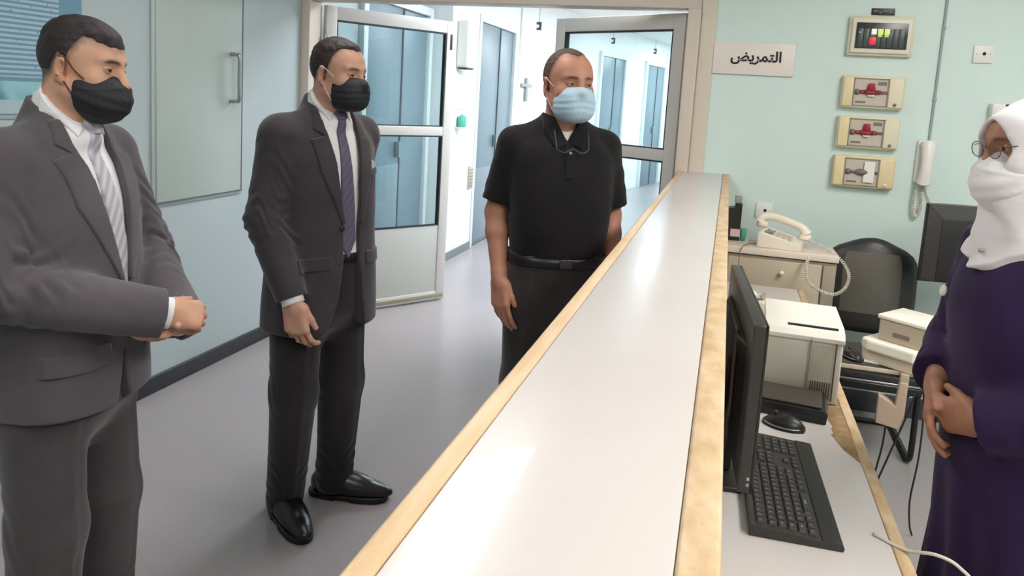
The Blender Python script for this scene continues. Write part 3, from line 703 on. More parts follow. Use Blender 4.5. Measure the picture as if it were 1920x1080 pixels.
# ------------------------------------------------------------------ ceiling lights
def troffer(x, y, wx, wy, strength, col, label):
    root = empty('ceiling_light', (x, y, CZ), 0, label, 'light', 'ceiling lights')
    for lo, hi in (((-wx/2-.03, -wy/2-.03, -.02), (-wx/2, wy/2+.03, 0)), ((wx/2, -wy/2-.03, -.02), (wx/2+.03, wy/2+.03, 0)), ((-wx/2, -wy/2-.03, -.02), (wx/2, -wy/2, 0)), ((-wx/2, wy/2, -.02), (wx/2, wy/2+.03, 0))):
        box('light_frame', lo, hi, M_WPL, root)
    m = bpy.data.materials.new('diffuser'); m.use_nodes = True; b = m.node_tree.nodes['Principled BSDF']
    b.inputs['Emission Color'].default_value = lin(col); b.inputs['Emission Strength'].default_value = strength
    box('diffuser', (-wx/2, -wy/2, -.014), (wx/2, wy/2, -.004), m, root)
WARM, NEUT, COOL = (251,246,240), (250,246,242), (240,247,255)
troffer(1.5, 2.1, .6, 1.2, LAMP_NURSE, WARM, 'ceiling light over the staff side of the counter')
troffer(1.5, .2, .6, 1.2, LAMP_NURSE, WARM, 'ceiling light behind the viewer on the staff side')
troffer(-1.0, .1, .6, 1.2, LAMP_HALL, NEUT, 'ceiling light over the hall close to the viewer')
troffer(-1.2, 2.6, .6, 1.2, LAMP_HALL, NEUT, 'ceiling light over the hall above the three men')
troffer(-.8, 5.6, .9, 1.2, LAMP_CORR, COOL, 'added corridor ceiling panel standing in for daylight, just past the doors')  # corridor panels are added to stand in for the daylight there
troffer(-.6, 8.6, .9, 1.2, LAMP_CORR, COOL, 'second added corridor ceiling panel standing in for daylight past the doors')
troffer(-.4, 11.6, .9, 1.2, LAMP_CORR, COOL, 'third added corridor ceiling panel standing in for daylight past the doors')
troffer(-.2, 14.4, .9, 1.2, LAMP_CORR, COOL, 'added corridor ceiling panel standing in for daylight at the far end')
# ------------------------------------------------------------------ implicit modelling: smooth fields turned into one continuous mesh
f32 = np.float32
def A(*v): return np.array(v, f32)
def smin(a, b, k):
    if k <= 0: return np.minimum(a, b)
    h = np.maximum(k-np.abs(a-b), 0)/k
    return np.minimum(a, b)-h*h*k*.25
def smax(a, b, k): return -smin(-a, -b, k)
class Field:
    """ordered list of operations; bounded ones are skipped far away"""
    def __init__(s): s.ops = []
    def add(s, op, fn, k=.02, c=None, R=None): s.ops.append((op, fn, k, c, R)); return s
    def cap(s, a, b, r1, r2=None, k=.02, op='u', flat=None):
        a = A(*a); b = A(*b); r2 = r1 if r2 is None else r2; ba = b-a; L2 = max(float(ba@ba), 1e-9)
        def fn(p):
            pa = p-a; t = np.clip((pa@ba)/L2, 0, 1); q = pa-t[:, None]*ba
            return np.sqrt((q*q).sum(1))-(r1+(r2-r1)*t)
        return s.add(op, fn, k, (a+b)/2, math.sqrt(L2)/2+max(r1, r2))
    def ell(s, c, r, k=.02, op='u', rot=None, n=2.0):
        c = A(*c); r = A(*r); Rm = None if rot is None else np.array(rot, f32)
        def fn(p):
            q = p-c
            if Rm is not None: q = q@Rm
            if n == 2.0:
                k0 = np.sqrt(((q/r)**2).sum(1))+1e-6; k1 = np.sqrt(((q/(r*r))**2).sum(1))+1e-6
                return k0*(k0-1)/k1
            aq = np.abs(q/r)+1e-6; k0 = (aq**n).sum(1)**(1/n); g = (aq**(n-1))/r*(k0**(1-n))[:, None]
            return (k0-1)/np.maximum(np.sqrt((g*g).sum(1)), 1.0)
        return s.add(op, fn, k, c, float(r.max())*1.3)
    def loft(s, tab, k=.02, op='u', n=2.4, ends=True):
        """tab rows: z, half width, half depth, centre x, centre y"""
        T = np.array(tab, float); zs = T[:, 0]; zz = np.linspace(zs[0], zs[-1], 160)
        def cr(col):
            y = T[:, col]; m = np.zeros(len(zs))
            for i in range(len(zs)):
                if 0 < i < len(zs)-1: m[i] = (y[i+1]-y[i-1])/(zs[i+1]-zs[i-1])
            out = np.empty(len(zz))
            for q, z in enumerate(zz):
                i = min(max(np.searchsorted(zs, z)-1, 0), len(zs)-2); h = zs[i+1]-zs[i]; t = (z-zs[i])/h
                out[q] = (2*t**3-3*t**2+1)*y[i]+(t**3-2*t**2+t)*h*m[i]+(-2*t**3+3*t**2)*y[i+1]+(t**3-t**2)*h*m[i+1]
            return out
        a_, b_, x_, y_ = cr(1), cr(2), cr(3), cr(4)
        def fn(p):
            z = p[:, 2]; a = np.interp(z, zz, a_).astype(f32); b = np.interp(z, zz, b_).astype(f32)
            x = np.abs(p[:, 0]-np.interp(z, zz, x_).astype(f32))/a+1e-6; y = np.abs(p[:, 1]-np.interp(z, zz, y_).astype(f32))/b+1e-6
            k0 = (x**n+y**n)**(1/n); gx = (x/k0)**(n-1)/a; gy = (y/k0)**(n-1)/b
            d = (k0-1)/np.sqrt(gx*gx+gy*gy)
            if ends: d = np.maximum(d, np.maximum(z-zs[-1], zs[0]-z))
            return d
        return s.add(op, fn, k)
    def __call__(s, p, pre=None):
        if len(p) == 0: return np.zeros(0, f32)
        lo = p.min(0); hi = p.max(0); cc = (lo+hi)/2; cr = float(np.linalg.norm(hi-lo))/2
        d = np.full(len(p), .12, f32)
        for op, fn, k, c, R in s.ops:
            if c is not None and float(np.linalg.norm(c-cc))-R-cr > .12: continue
            if op == 'u': d = smin(d, fn(p), k)
            elif op == 's': d = smax(d, -fn(p), k)
            elif op == 'i': d = smax(d, fn(p), k)
            elif op == 'd': d = d+fn(p)
        return d.astype(f32)
def poly_sd(poly, u, v):
    """signed distance to a 2-D polygon"""
    P = np.array(poly, f32); n = len(P); d = np.full(u.shape, 1e9, f32); s = np.ones(u.shape, f32)
    j = n-1
    for i in range(n):
        ex, ey = P[j]-P[i]; wx = u-P[i][0]; wy = v-P[i][1]
        t = np.clip((wx*ex+wy*ey)/max(ex*ex+ey*ey, 1e-12), 0, 1); bx = wx-ex*t; by = wy-ey*t
        d = np.minimum(d, bx*bx+by*by)
        c1 = v >= P[i][1]; c2 = v < P[j][1]; c3 = ex*wy > ey*wx
        s = np.where((c1 & c2 & c3) | (~c1 & ~c2 & ~c3), -s, s); j = i
    return s*np.sqrt(d)
def polygonise(fn, lo, hi, h, name):
    """sparse surface nets"""
    B = 8; lo = np.array(lo, float); n = (np.ceil((np.array(hi, float)-lo)/h/B).astype(int)+1); N = n*B
    bs = B*h; ci = np.stack(np.meshgrid(*[np.arange(k) for k in n], indexing='ij'), -1).reshape(-1, 3)
    cpt = (lo+(ci+.5)*bs-.5*h).astype(f32)
    cd = np.concatenate([fn(cpt[i:i+4096]) if False else np.array([0], f32)[:0] for i in range(0, 0, 1)]) if False else None
    vals = np.empty(tuple(N), f32)
    # coarse pass, evaluated in slabs so that bounded primitives can be skipped
    cd = np.empty(len(cpt), f32); key = ci[:, 2]//3*10000+ci[:, 1]//3*100+ci[:, 0]//3
    order = np.argsort(key, kind='stable'); ks = key[order]; cuts = np.flatnonzero(np.diff(ks))+1
    for idx in np.split(order, cuts): cd[idx] = fn(cpt[idx])
    act = np.abs(cd) < bs*.866*1.35+h
    base = cd.reshape(tuple(n)); vals[:] = np.repeat(np.repeat(np.repeat(base, B, 0), B, 1), B, 2)
    off = np.stack(np.meshgrid(*[np.arange(B)]*3, indexing='ij'), -1).reshape(-1, 3)
    aidx = np.flatnonzero(act); o2 = aidx[np.argsort(key[aidx], kind='stable')]; k2 = key[o2]; cuts = np.flatnonzero(np.diff(k2))+1
    for idx in np.split(o2, cuts):
        if not len(idx): continue
        g = (ci[idx][:, None, :]*B+off[None]).reshape(-1, 3)
        vals[g[:, 0], g[:, 1], g[:, 2]] = fn((lo+g*h).astype(f32))
    ins = vals < 0
    cnt = np.zeros(tuple(N-1), np.int8)
    for dx in (0, 1):
        for dy in (0, 1):
            for dz in (0, 1): cnt += ins[dx:N[0]-1+dx, dy:N[1]-1+dy, dz:N[2]-1+dz]
    cells = np.argwhere((cnt > 0) & (cnt < 8))
    idm = np.full(tuple(N-1), -1, np.int32); idm[cells[:, 0], cells[:, 1], cells[:, 2]] = np.arange(len(cells))
    corner = {}
    for dx in (0, 1):
        for dy in (0, 1):
            for dz in (0, 1): corner[(dx, dy, dz)] = vals[cells[:, 0]+dx, cells[:, 1]+dy, cells[:, 2]+dz]
    acc = np.zeros((len(cells), 3)); num = np.zeros(len(cells))
    for a in corner:
        for ax in range(3):
            if a[ax] == 0:
                b = list(a); b[ax] = 1; b = tuple(b); va, vb = corner[a], corner[b]; m = (va < 0) != (vb < 0)
                t = np.where(m, va/np.where(m, va-vb, 1), 0)
                for q in range(3): acc[:, q] += m*(a[q] + (t if q == ax else 0))
                num += m
    V = lo+(cells+acc/np.maximum(num, 1)[:, None])*h
    quads = []
    for ax in range(3):
        s0 = [slice(None)]*3; s1 = [slice(None)]*3; s0[ax] = slice(0, -1); s1[ax] = slice(1, None)
        a0, a1 = ins[tuple(s0)], ins[tuple(s1)]
        e = np.argwhere(a0 != a1); u, v = (ax+1) % 3, (ax+2) % 3
        e = e[(e[:, u] > 0) & (e[:, v] > 0) & (e[:, u] < N[u]-1) & (e[:, v] < N[v]-1)]
        def cid(du, dv):
            c = e.copy(); c[:, u] -= du; c[:, v] -= dv; return idm[c[:, 0], c[:, 1], c[:, 2]]
        q = np.stack([cid(1, 1), cid(0, 1), cid(0, 0), cid(1, 0)], 1)
        fl = a0[e[:, 0], e[:, 1], e[:, 2]]
        q[~fl] = q[~fl][:, ::-1]
        quads.append(q)
    Q = np.concatenate(quads); Q = Q[(Q >= 0).all(1)]
    return V, Q
def make_mesh(name, V, Q):
    me = bpy.data.meshes.new(name); nv, nq = len(V), len(Q)
    me.vertices.add(nv); me.vertices.foreach_set('co', V.astype(f32).ravel())
    me.loops.add(nq*4); me.loops.foreach_set('vertex_index', Q.astype(np.int32).ravel())
    me.polygons.add(nq); me.polygons.foreach_set('loop_start', np.arange(0, nq*4, 4, dtype=np.int32))
    me.polygons.foreach_set('use_smooth', np.ones(nq, bool))
    me.update(calc_edges=True); me.validate()
    return me
TRIS = [0]
def skin(name, fn, lo, hi, h, m, parent, keep=None, color=None, relax=1, loc=None, rot=None):
    V, Q = polygonise(fn, lo, hi, h, name)
    if keep is not None:
        kv = keep(V.astype(f32)); Q = Q[kv[Q].all(1)]
        used = np.zeros(len(V), bool); used[Q.ravel()] = True; mp = np.cumsum(used)-1; V = V[used]; Q = mp[Q]
    # pull vertices back on the surface
    for _ in range(relax):
        p = V.astype(f32); e = h*.5; d = fn_big(fn, p); g = np.stack([fn_big(fn, p+A(e, 0, 0))-d, fn_big(fn, p+A(0, e, 0))-d, fn_big(fn, p+A(0, 0, e))-d], 1)/e
        gl = np.maximum((g*g).sum(1), .25); V = V-np.clip(d/gl, -h*.4, h*.4)[:, None]*g
    me = make_mesh(name, V, Q); TRIS[0] += 2*len(Q)
    if color is not None:
        c = color(V.astype(f32)); at = me.color_attributes.new('Col', 'FLOAT_COLOR', 'POINT')
        at.data.foreach_set('color', np.concatenate([c, np.ones((len(c), 1))], 1).astype(f32).ravel())
    return link(name, me, m, parent, loc, rot)
def fn_big(fn, p):
    out = np.empty(len(p), f32); key = (np.floor(p[:, 2]/.12)*10000+np.floor(p[:, 1]/.12)*100+np.floor(p[:, 0]/.12)).astype(np.int64)
    o = np.argsort(key, kind='stable'); cuts = np.flatnonzero(np.diff(key[o]))+1
    for idx in np.split(o, cuts):
        if len(idx): out[idx] = fn(p[idx])
    return out
def rotz(a):
    c, s = math.cos(a), math.sin(a); return np.array([[c, -s, 0], [s, c, 0], [0, 0, 1]])
def rotx(a):
    c, s = math.cos(a), math.sin(a); return np.array([[1, 0, 0], [0, c, -s], [0, s, c]])
def roty(a):
    c, s = math.cos(a), math.sin(a); return np.array([[c, 0, s], [0, 1, 0], [-s, 0, c]])
def unit(v): v = np.array(v, float); return v/max(np.linalg.norm(v), 1e-9)

# ---- cloth and skin materials
def cloth(name, c, c2=None, rough=.85, sheen=.25, bump=.08, scale=420):
    return mat(name, c, rough, noise=.12, nscale=7, c2=c2, bump=bump, bscale=scale, sheen=sheen, spec=.25)
def attr_mat(name, rough=.5, sss=.08, spec=.4, noise=0):
    m = bpy.data.materials.new(name); m.use_nodes = True; nt = m.node_tree; b = nt.nodes['Principled BSDF']
    a = nt.nodes.new('ShaderNodeAttribute'); a.attribute_name = 'Col'
    nt.links.new(a.outputs['Color'], b.inputs['Base Color']); b.inputs['Roughness'].default_value = rough
    b.inputs['Specular IOR Level'].default_value = spec
    if noise:
        tc = nt.nodes.new('ShaderNodeTexCoord'); n = nt.nodes.new('ShaderNodeTexNoise'); n.inputs['Scale'].default_value = 160
        bp = nt.nodes.new('ShaderNodeBump'); bp.inputs['Strength'].default_value = noise; bp.inputs['Distance'].default_value = .004
        nt.links.new(tc.outputs['Object'], n.inputs['Vector']); nt.links.new(n.outputs['Fac'], bp.inputs['Height']); nt.links.new(bp.outputs['Normal'], b.inputs['Normal'])
    return m
M_SKIN = attr_mat('skin', .48, noise=.12); M_EYE = attr_mat('eye', .25)
def hair_mat(name, c, c2):
    return mat(name, c, .6, noise=.3, nscale=55, c2=c2, stretch=(1, .35, .5), bump=.5, bscale=150, spec=.35)

# ---- head in its own frame: x right, y forward, z up, origin between the ears at eye height
def head_field(f=1.0, jaw=1.0, nose=1.0):
    F = Field()
    F.ell((0, -.014, .030), (.0755, .0985, .090), 0)
    F.ell((0, .034, .030), (.064, .060, .062), .03)
    F.ell((0, .026, -.046), (.0605*jaw, .066, .082), .03)
    F.cap((.050*jaw, .0, -.062), (.022, .066, -.104), .020, .019, .025); F.cap((-.050*jaw, .0, -.062), (-.022, .066, -.104), .020, .019, .025)
    F.cap((-.014, .074, -.106), (.014, .074, -.106), .018, k=.02)
    for s in (-1, 1):
        F.ell((s*.044, .062, -.030), (.022, .022, .024), .022)                       # cheek
        F.cap((s*.010, .0905, .020), (s*.044, .073, .021), .0095, .0085, .016)        # brow ridge
        F.ell((s*.032, .104, -.001), (.0185, .018, .0125), .012, 's')                 # eye socket
    F.cap((0, .094, .006), (0, .113*nose, -.036), .0085, .0125, .012)
    for s in (-1, 1): F.ell((s*.012, .101, -.040), (.009, .011, .008), .008)
    F.cap((-.018, .090, -.070), (.018, .090, -.070), .010, k=.012)
    for s in (-1, 1):
        R = rotz(-s*.45)@rotx(-.18)
        F.ell((s*.0785, -.012, -.012), (.0075, .0195, .0325), .006, rot=R)
        F.ell((s*.0855, -.005, -.010), (.0064, .0095, .018), .005, 's', rot=R)
        F.ell((s*.0765, -.003, -.040), (.007, .009, .010), .006)
    return F
def lerp3(a, b, t): return a*(1-t)[:, None]+b*t[:, None]
def blob(p, c, r):
    q = (p-A(*c))/A(*r); return np.exp(-(q*q).sum(1))
def skin_color(tone, hp_of, brow, browtone, stub=0, stubtone=None, hairline=None):
    tone = np.array(lin(tone)[:3]); bt = np.array(lin(browtone)[:3])
    def fn(V):
        c = np.repeat(tone[None], len(V), 0); q = hp_of(V)
        onhead = (np.abs(q) < .17).all(1)
        n = (np.sin(q[:, 0]*90+3*np.sin(q[:, 2]*60))*np.sin(q[:, 1]*80+q[:, 2]*70))*.5+.5
        c = c*(1-.05*n)[:, None]
        red = np.array([1.0, .78, .72])
        t = np.clip(blob(q, (.075, -.01, -.015), (.012, .025, .035))+blob(q, (-.075, -.01, -.015), (.012, .025, .035))+.5*blob(q, (0, .11, -.03), (.02, .03, .02)), 0, 1)*.6
        c = lerp3(c, c*red, t)
        e = 0
        for s in (-1, 1):
            x = s*q[:, 0]-.030; arch = .0165+.004*np.cos(x*70)+.0
            e = e+np.exp(-((q[:, 2]-arch)/.0048)**2)*np.exp(-(x/.019)**4)*(q[:, 1] > .04)
        c = lerp3(c, np.repeat(bt[None], len(V), 0), np.clip(e*brow*onhead, 0, 1))
        und = sum(blob(q, (s*.031, .085, -.015), (.016, .03, .007)) for s in (-1, 1)); c = c*(1-.22*np.clip(und, 0, 1))[:, None]
        if hairline is not None:
            g = hairline(q)+.004*np.sin(q[:, 0]*210+q[:, 1]*170)*np.sin(q[:, 1]*190+q[:, 2]*230); tt = np.clip(g/.034+.5, 0, 1)*stub*onhead*(1-np.clip((np.abs(q[:, 0])-.0745)/.003, 0, 1)); c = lerp3(c, np.repeat(np.array(lin(stubtone)[:3])[None], len(V), 0), tt)
        return c
    return fn
def hairline_fn(pts):
    an = [p[0] for p in pts]; zz = [p[1] for p in pts]
    def g(q):
        phi = np.degrees(np.arctan2(np.abs(q[:, 0]), q[:, 1]+.01)); zl = np.interp(phi, an, zz)
        return (q[:, 2]-zl).astype(f32)
    return g
def add_eye(root, hc, R, iris=(60,38,26), gaze=(0, 0)):
    """eyeball with lids for each side"""
    for s in (-1, 1):
        c = A(s*.0315, .0785, -.001); F = Field(); F.ell((0, 0, 0), (.0128, .0125, .0125), 0)
        L = Field(); L.ell((0, -.001, 0), (.0165, .0142, .0135), 0)
        def aper(p): return (np.abs(p[:, 0]/.0125)**2.2+np.abs((p[:, 2]+.0006)/.0034)**1.8)-1
        def fn(p):
            ball = F(p); lid = np.maximum(np.maximum(L(p), -(L(p)+.003)), -aper(p)*.005); return np.minimum(ball, lid)
        sk = root['skin_lin']; irl = np.array(lin(iris)[:3]); wh = np.array(lin((156,138,128))[:3])
        gx, gz = gaze
        def col(V):
            r = np.sqrt((V**2).sum(1)); isl = r > .0131
            dx = V[:, 0]-gx*.0125; dz = V[:, 2]-gz*.0125; rr = np.sqrt(dx*dx+dz*dz)
            c = np.where((rr < .0072)[:, None], irl[None], wh[None]); c = np.where((rr < .0028)[:, None], np.array([.005]*3)[None], c)
            lidc = np.repeat(np.array(sk)[None], len(V), 0)*.8
            edge = (np.abs(aper(V)) < .35) & (V[:, 2] > 0); lidc = np.where(edge[:, None], np.array([.02, .015, .012])[None], lidc)
            return np.where(isl[:, None], lidc, c)
        o = skin('eye', fn, (-.02, -.018, -.018), (.02, .018, .018), .0011, M_EYE, root, color=col, relax=0)
        p = np.array(hc)+R@c.astype(float); o.matrix_local = Matrix.Translation(Vector(p))@Matrix([list(r) for r in R]).to_4x4()
def head_obj(o, hc, R): o.matrix_local = Matrix.Translation(Vector(hc))@Matrix([list(r) for r in R]).to_4x4(); return o

def hand_prims(F, wrist, d, nrm, side, curl=(.35, .4, .45, .5), thumb=(.5, .2), scale=1.0, k=.012, spread=.06, fa=None):
    """d: towards the fingers; nrm: palm normal; side=+1 when the thumb lies on cross(d,nrm)"""
    w = np.array(wrist, float); d = unit(d); nrm = unit(np.array(nrm)-d*np.dot(nrm, d)); lat = np.cross(d, nrm)*side
    s = scale; F.cap(w-d*.02*s, w+d*.02*s, .026*s, .025*s, k)
    kn = []
    for i, (o, pl) in enumerate(((.030, .094), (.010, .098), (-.010, .094), (-.028, .086))):
        p = w+d*pl*s+lat*o*s; kn.append(p); F.cap(w+d*.018*s+lat*o*.75*s, p, .0155*s, .0125*s, k*1.2)
    F.cap(w+d*.03*s+lat*.026*s+nrm*.006*s, w+d*.06*s+lat*.02*s+nrm*.008*s, .017*s, .013*s, k)
    for i, (ls, r) in enumerate((((.040, .026, .020), .0092), ((.044, .029, .021), .0094), ((.041, .027, .020), .0090), ((.032, .021, .018), .0080))):
        p = kn[i].copy(); ang = 0; out = (1.5-i)*spread
        for j, l in enumerate(ls):
            c = curl[i] if np.isscalar(curl[i]) else curl[i][j]
            ang += c; dd = unit((d*math.cos(ang)+nrm*math.sin(ang))+lat*out*math.cos(ang)); q = p+dd*l*s
            F.cap(p, q, (r-.0006*j)*s, (r-.0006*(j+1))*s, .006 if j == 0 else .003); p = q
    ta, tb = thumb
    p = w+d*.028*s+lat*.030*s+nrm*.006*s; dd = unit(d*math.cos(ta)+lat*math.sin(ta)+nrm*tb)
    q = p+dd*.042*s; F.cap(p, q, .0135*s, .0108*s, .010); dd2 = unit(dd+d*.35+nrm*.12); F.cap(q, q+dd2*.030*s, .0105*s, .0085*s, .004)

def folds(F, c, ax, wl, amp, R, ph=0, warp=.5):
    c = A(*c); ax = A(*unit(ax)); o = A(*unit(np.cross(ax, [.31, .5, .81])))
    def fn(p):
        q = p-c; r2 = (q*q).sum(1); t = q@ax; u = q@o
        md = .5+.5*np.sin(u*2*math.pi/(wl*1.9)+t*2*math.pi/(wl*3.3)+ph*2.3)
        return .62*amp*md*np.sin((t+1.3*warp*wl*np.sin(u*2*math.pi/(wl*2.7)+ph)+.35*u)*2*math.pi/wl+ph)*np.exp(-r2/(R*R))
    F.add('d', fn, 0, c, R*2)
def noise_folds(F, amp, sx=9, sz=4, seed=0, zlo=-9, zhi=9):
    rs = np.random.RandomState(seed); ph = rs.rand(12)*6.28
    def fn(p):
        x, y, z = p[:, 0], p[:, 1], p[:, 2]
        a = np.sin(x*sx*1.3+z*sz+ph[0]+1.7*np.sin(z*sz*1.4+y*5+ph[1]))+.7*np.sin(y*sx*1.7-z*sz*1.6+ph[2]+1.3*np.sin(x*7+ph[3]))+.5*np.sin((x+y)*sx*2.3+z*sz*2.6+ph[4])
        wgt = np.clip((z-zlo)/.06, 0, 1)*np.clip((zhi-z)/.06, 0, 1)
        return (amp*.45*a*wgt).astype(f32)
    F.add('d', fn, 0)
def shell_patch(name, base, poly, th, m, parent, lo, hi, h=.0035, front=True, inner=.006, extra=None, round_=.002):
    """a piece of cloth with the outline poly (x,z), lying on the surface of `base`"""
    def fn(p):
        b = base(p); d = smax(smax(b-th, -(b+inner), .0), poly_sd(poly, p[:, 0], p[:, 2]), round_)
        d = smax(d, (-p[:, 1] if front else p[:, 1]).astype(f32)+0*b, 0)
        if extra is not None: d = np.maximum(d, extra(p))
        return d.astype(f32)
    return skin(name, fn, lo, hi, h, m, parent)
# ------------------------------------------------------------------ people
SKINS = {}
def person(base, heading, label, tone):
    root = empty('person', (base[0], base[1], 0), RAD(heading-90), label, 'person')
    SKINS[root.name] = [float(v) for v in lin(tone)[:3]]
    return root
_old_add_eye = add_eye
def add_eyes(root, hc, R, gaze=(0, 0), iris=(60,38,26)):
    root['skin_lin'] = SKINS[root.name]; _old_add_eye(root, hc, R, iris, gaze); del root['skin_lin']
def mirror(poly): return [(-x, z) for x, z in poly][::-1]
def ear_loops(root, mask, col, up, lo, r=.0014):
    for s in (-1, 1):
        tube('ear_loop', smooth_path([(s*up[0], up[1], up[2]), (s*.076, .025, (up[2]+.008)/2+.004), (s*.081, .004, .014), (s*.086, -.012, .018)], 5), r, col, mask, 6)
        tube('ear_loop', smooth_path([(s*lo[0], lo[1], lo[2]), (s*.070, .022, lo[2]*.55-.02), (s*.081, .0, -.038), (s*.085, -.014, -.03)], 5), r, col, mask, 6)
def hair_obj(root, HF, g0, hc, R, m, ttop, tside, zt=(.05, .085), h=.0035, seed=0, up=0):
    rs = np.random.RandomState(seed); ph = rs.rand(8)*6
    def thick(p):
        a = np.clip((p[:, 2]-zt[0])/(zt[1]-zt[0]), 0, 1); a = a*a*(3-2*a)
        t = tside+(ttop-tside)*a
        n = np.sin(p[:, 0]*140+ph[0]+2*np.sin(p[:, 1]*70+ph[1]))*np.sin(p[:, 1]*90+p[:, 2]*110+ph[2])
        side = np.exp(-((np.degrees(np.arctan2(np.abs(p[:, 0]), p[:, 1]+.01))-88)/42)**4)
        gg = g0(p)-up*side+.002*np.sin(p[:, 0]*230+p[:, 1]*150+ph[3])*np.sin(p[:, 1]*210-p[:, 2]*190+ph[4]); ear = np.minimum(np.sqrt(((np.abs(p[:, 0])-.082)/.03)**2+((p[:, 1]+.010)/.021)**2+((p[:, 2]+.012)/.034)**2)-1, 1)*.02
        return np.minimum(np.minimum(t+.0014*n*(t > .004), gg*.55), ear)
    def fn(p): return HF(p)-thick(p).astype(f32)
    o = skin('hair', fn, (-.115, -.14, -.12), (.115, .13, .16), h, m, root, keep=lambda V: (thick(V) > -.0016), relax=0)
    return head_obj(o, hc, R)
def frame_of(cfg): return np.array(cfg['hc'], float), rotz(RAD(cfg.get('hyaw', 0)))@rotx(RAD(cfg.get('hpitch', 0)))@roty(RAD(cfg.get('hroll', 0)))
def body_field(cfg, HF, torso, fat=0.0):
    hc, R = frame_of(cfg); hs = cfg.get('hs', 1.0); F = Field(); Rf = R.astype(f32); hcf = hc.astype(f32)
    F.add('u', lambda p: HF(((p-hcf)@Rf)/f32(hs))*f32(hs), 0, hcf+A(0, 0, .0), .17*hs)
    nb = cfg['nb']
    F.cap(hc+R@np.array([0, -.030, -.060])*hs, nb, cfg.get('nr', .053), cfg.get('nr', .053)+.006, .025)
    F.loft(torso, .04)
    for s, q in ((1, 'R'), (-1, 'L')):
        j = cfg[q]; F.cap((s*.05, nb[1]+.0, nb[2]-.035), j['sh'], .046, .044, .03)
        ar = cfg.get('ar', 1.0)
        F.cap(j['sh'], j['el'], .044*ar, .037*ar, .02); mid = (np.array(j['el'])*.7+np.array(j['wr'])*.3)
        F.cap(j['el'], mid, .037*ar, .038*ar, .015); F.cap(mid, j['wr'], .037*ar, .0255*ar, .015)
        hand_prims(F, j['wr'], j['hd'], j['hn'], j.get('hside', 1), scale=cfg.get('handscale', 1.0), **j.get('hand', {}))
        F.cap(j['hip'], j['kn'], .072, .052, .03); F.cap(j['kn'], j['an'], .050, .036, .02)
        fd = np.array([math.sin(RAD(j['toe'])), math.cos(RAD(j['toe'])), 0]); an = np.array(j['an'])
        F.cap((an[0], an[1], .045), an+fd*.13+np.array([0, 0, .035-an[2]]), .034, .026, .02)
    return F, hc, R
def make_body(root, cfg, HF, torso, tone, brow, stub, stubtone, g, h=.0042, browtone=None):
    F, hc, R = body_field(cfg, HF, torso); Rf = R.astype(f32); hcf = hc.astype(f32); hs = cfg.get('hs', 1.0)
    ext = cfg['ext']
    col = skin_color(tone, lambda V: ((V-hcf)@Rf)/f32(hs), brow, browtone or (46,32,26), stub, stubtone, g)
    return skin('body', F, ext[0], ext[1], h, M_SKIN, root, color=col), F, hc, R
def shoes(root, cfg, m, msole):
    for q in ('R', 'L'):
        j = cfg[q]; an = np.array(j['an']); a = RAD(j['toe'])
        F = Field(); F.ell((0, .115, .042), (.045, .085, .031), 0, n=2.3); F.ell((0, -.015, .052), (.037, .062, .042), .05, n=2.3); F.ell((0, .055, .062), (.038, .085, .038), .05)
        F.cap((0, -.02, .07), (0, -.005, .12), .040, .044, .03)
        F.ell((0, .195, .034), (.030, .045, .021), .03)
        F.add('i', lambda p: .022-p[:, 2], .006); F.add('s', lambda p: np.sqrt(p[:, 0]**2+(p[:, 1]+.01)**2)-.034+0*p[:, 2]+np.maximum(.085-p[:, 2], 0)*3, .006)
        o = skin('shoe', F, (-.07, -.10, -.01), (.07, .25, .16), .004, m, root); o.location = (an[0], an[1], 0); o.rotation_euler = (0, 0, -a)
        S = Field(); S.ell((0, .115, .012), (.051, .108, .06), 0, n=2.4); S.ell((0, -.02, .012), (.040, .066, .06), .06, n=2.4)
        S.add('i', lambda p: p[:, 2]-.024, .003); S.add('i', lambda p: .0015-p[:, 2], .002)
        S.add('s', lambda p: np.maximum(np.maximum(p[:, 2]-.012, np.abs(p[:, 1]-.055)-.03), -1), .003)
        skin('sole', S, (-.07, -.10, -.01), (.07, .24, .04), .004, msole, o)
        for k in range(3):
            y = .045+.02*k; tube('lace', smooth_path([(-.018, y, .094-.008*k), (0, y+.003, .1015-.009*k), (.018, y, .094-.008*k)], 4), .002, msole, o, 6)
def trouser_field(cfg, hips, rk=.076, rh=.064, hem=.05, seed=3):
    T = Field(); T.loft(hips, .05)
    for q in ('R', 'L'):
        j = cfg[q]; hp, kn, an = (np.array(j[k], float) for k in ('hip', 'kn', 'an'))
        T.cap(hp+np.array([0, 0, .03]), kn, .098, rk, .035); lowp = an+np.array([0, .012, -.02]); T.cap(kn, lowp, rk, rh, .03)
        fd = np.array([math.sin(RAD(j['toe'])), math.cos(RAD(j['toe'])), 0])
        folds(T, kn-fd*.05, (0, .35, 1), .055, .0045, .12, 1.3)
        folds(T, an+np.array([0, 0, .07]), (.15, .3, 1), .048, .0065, .10, .4)
        # pressed crease at the front
        def cr(p, a=hp, b=an, f=fd):
            t = np.clip((a[2]-p[:, 2])/(a[2]-b[2]), 0, 1); cx = a[0]+(b[0]-a[0])*t; cy = a[1]+(b[1]-a[1])*t
            u = (p[:, 0]-cx)*f[1]-(p[:, 1]-cy)*f[0]; v = (p[:, 0]-cx)*f[0]+(p[:, 1]-cy)*f[1]
            return (-.005*np.exp(-(u/.012)**2)*(v > .02)).astype(f32)
        T.add('d', cr, 0, A(*((hp+an)/2)), .55)
    noise_folds(T, .004, 11, 5, seed, .05, .95)
    T.add('i', lambda p: hem-p[:, 2], .004)
    return T

def eye_slit(): pass
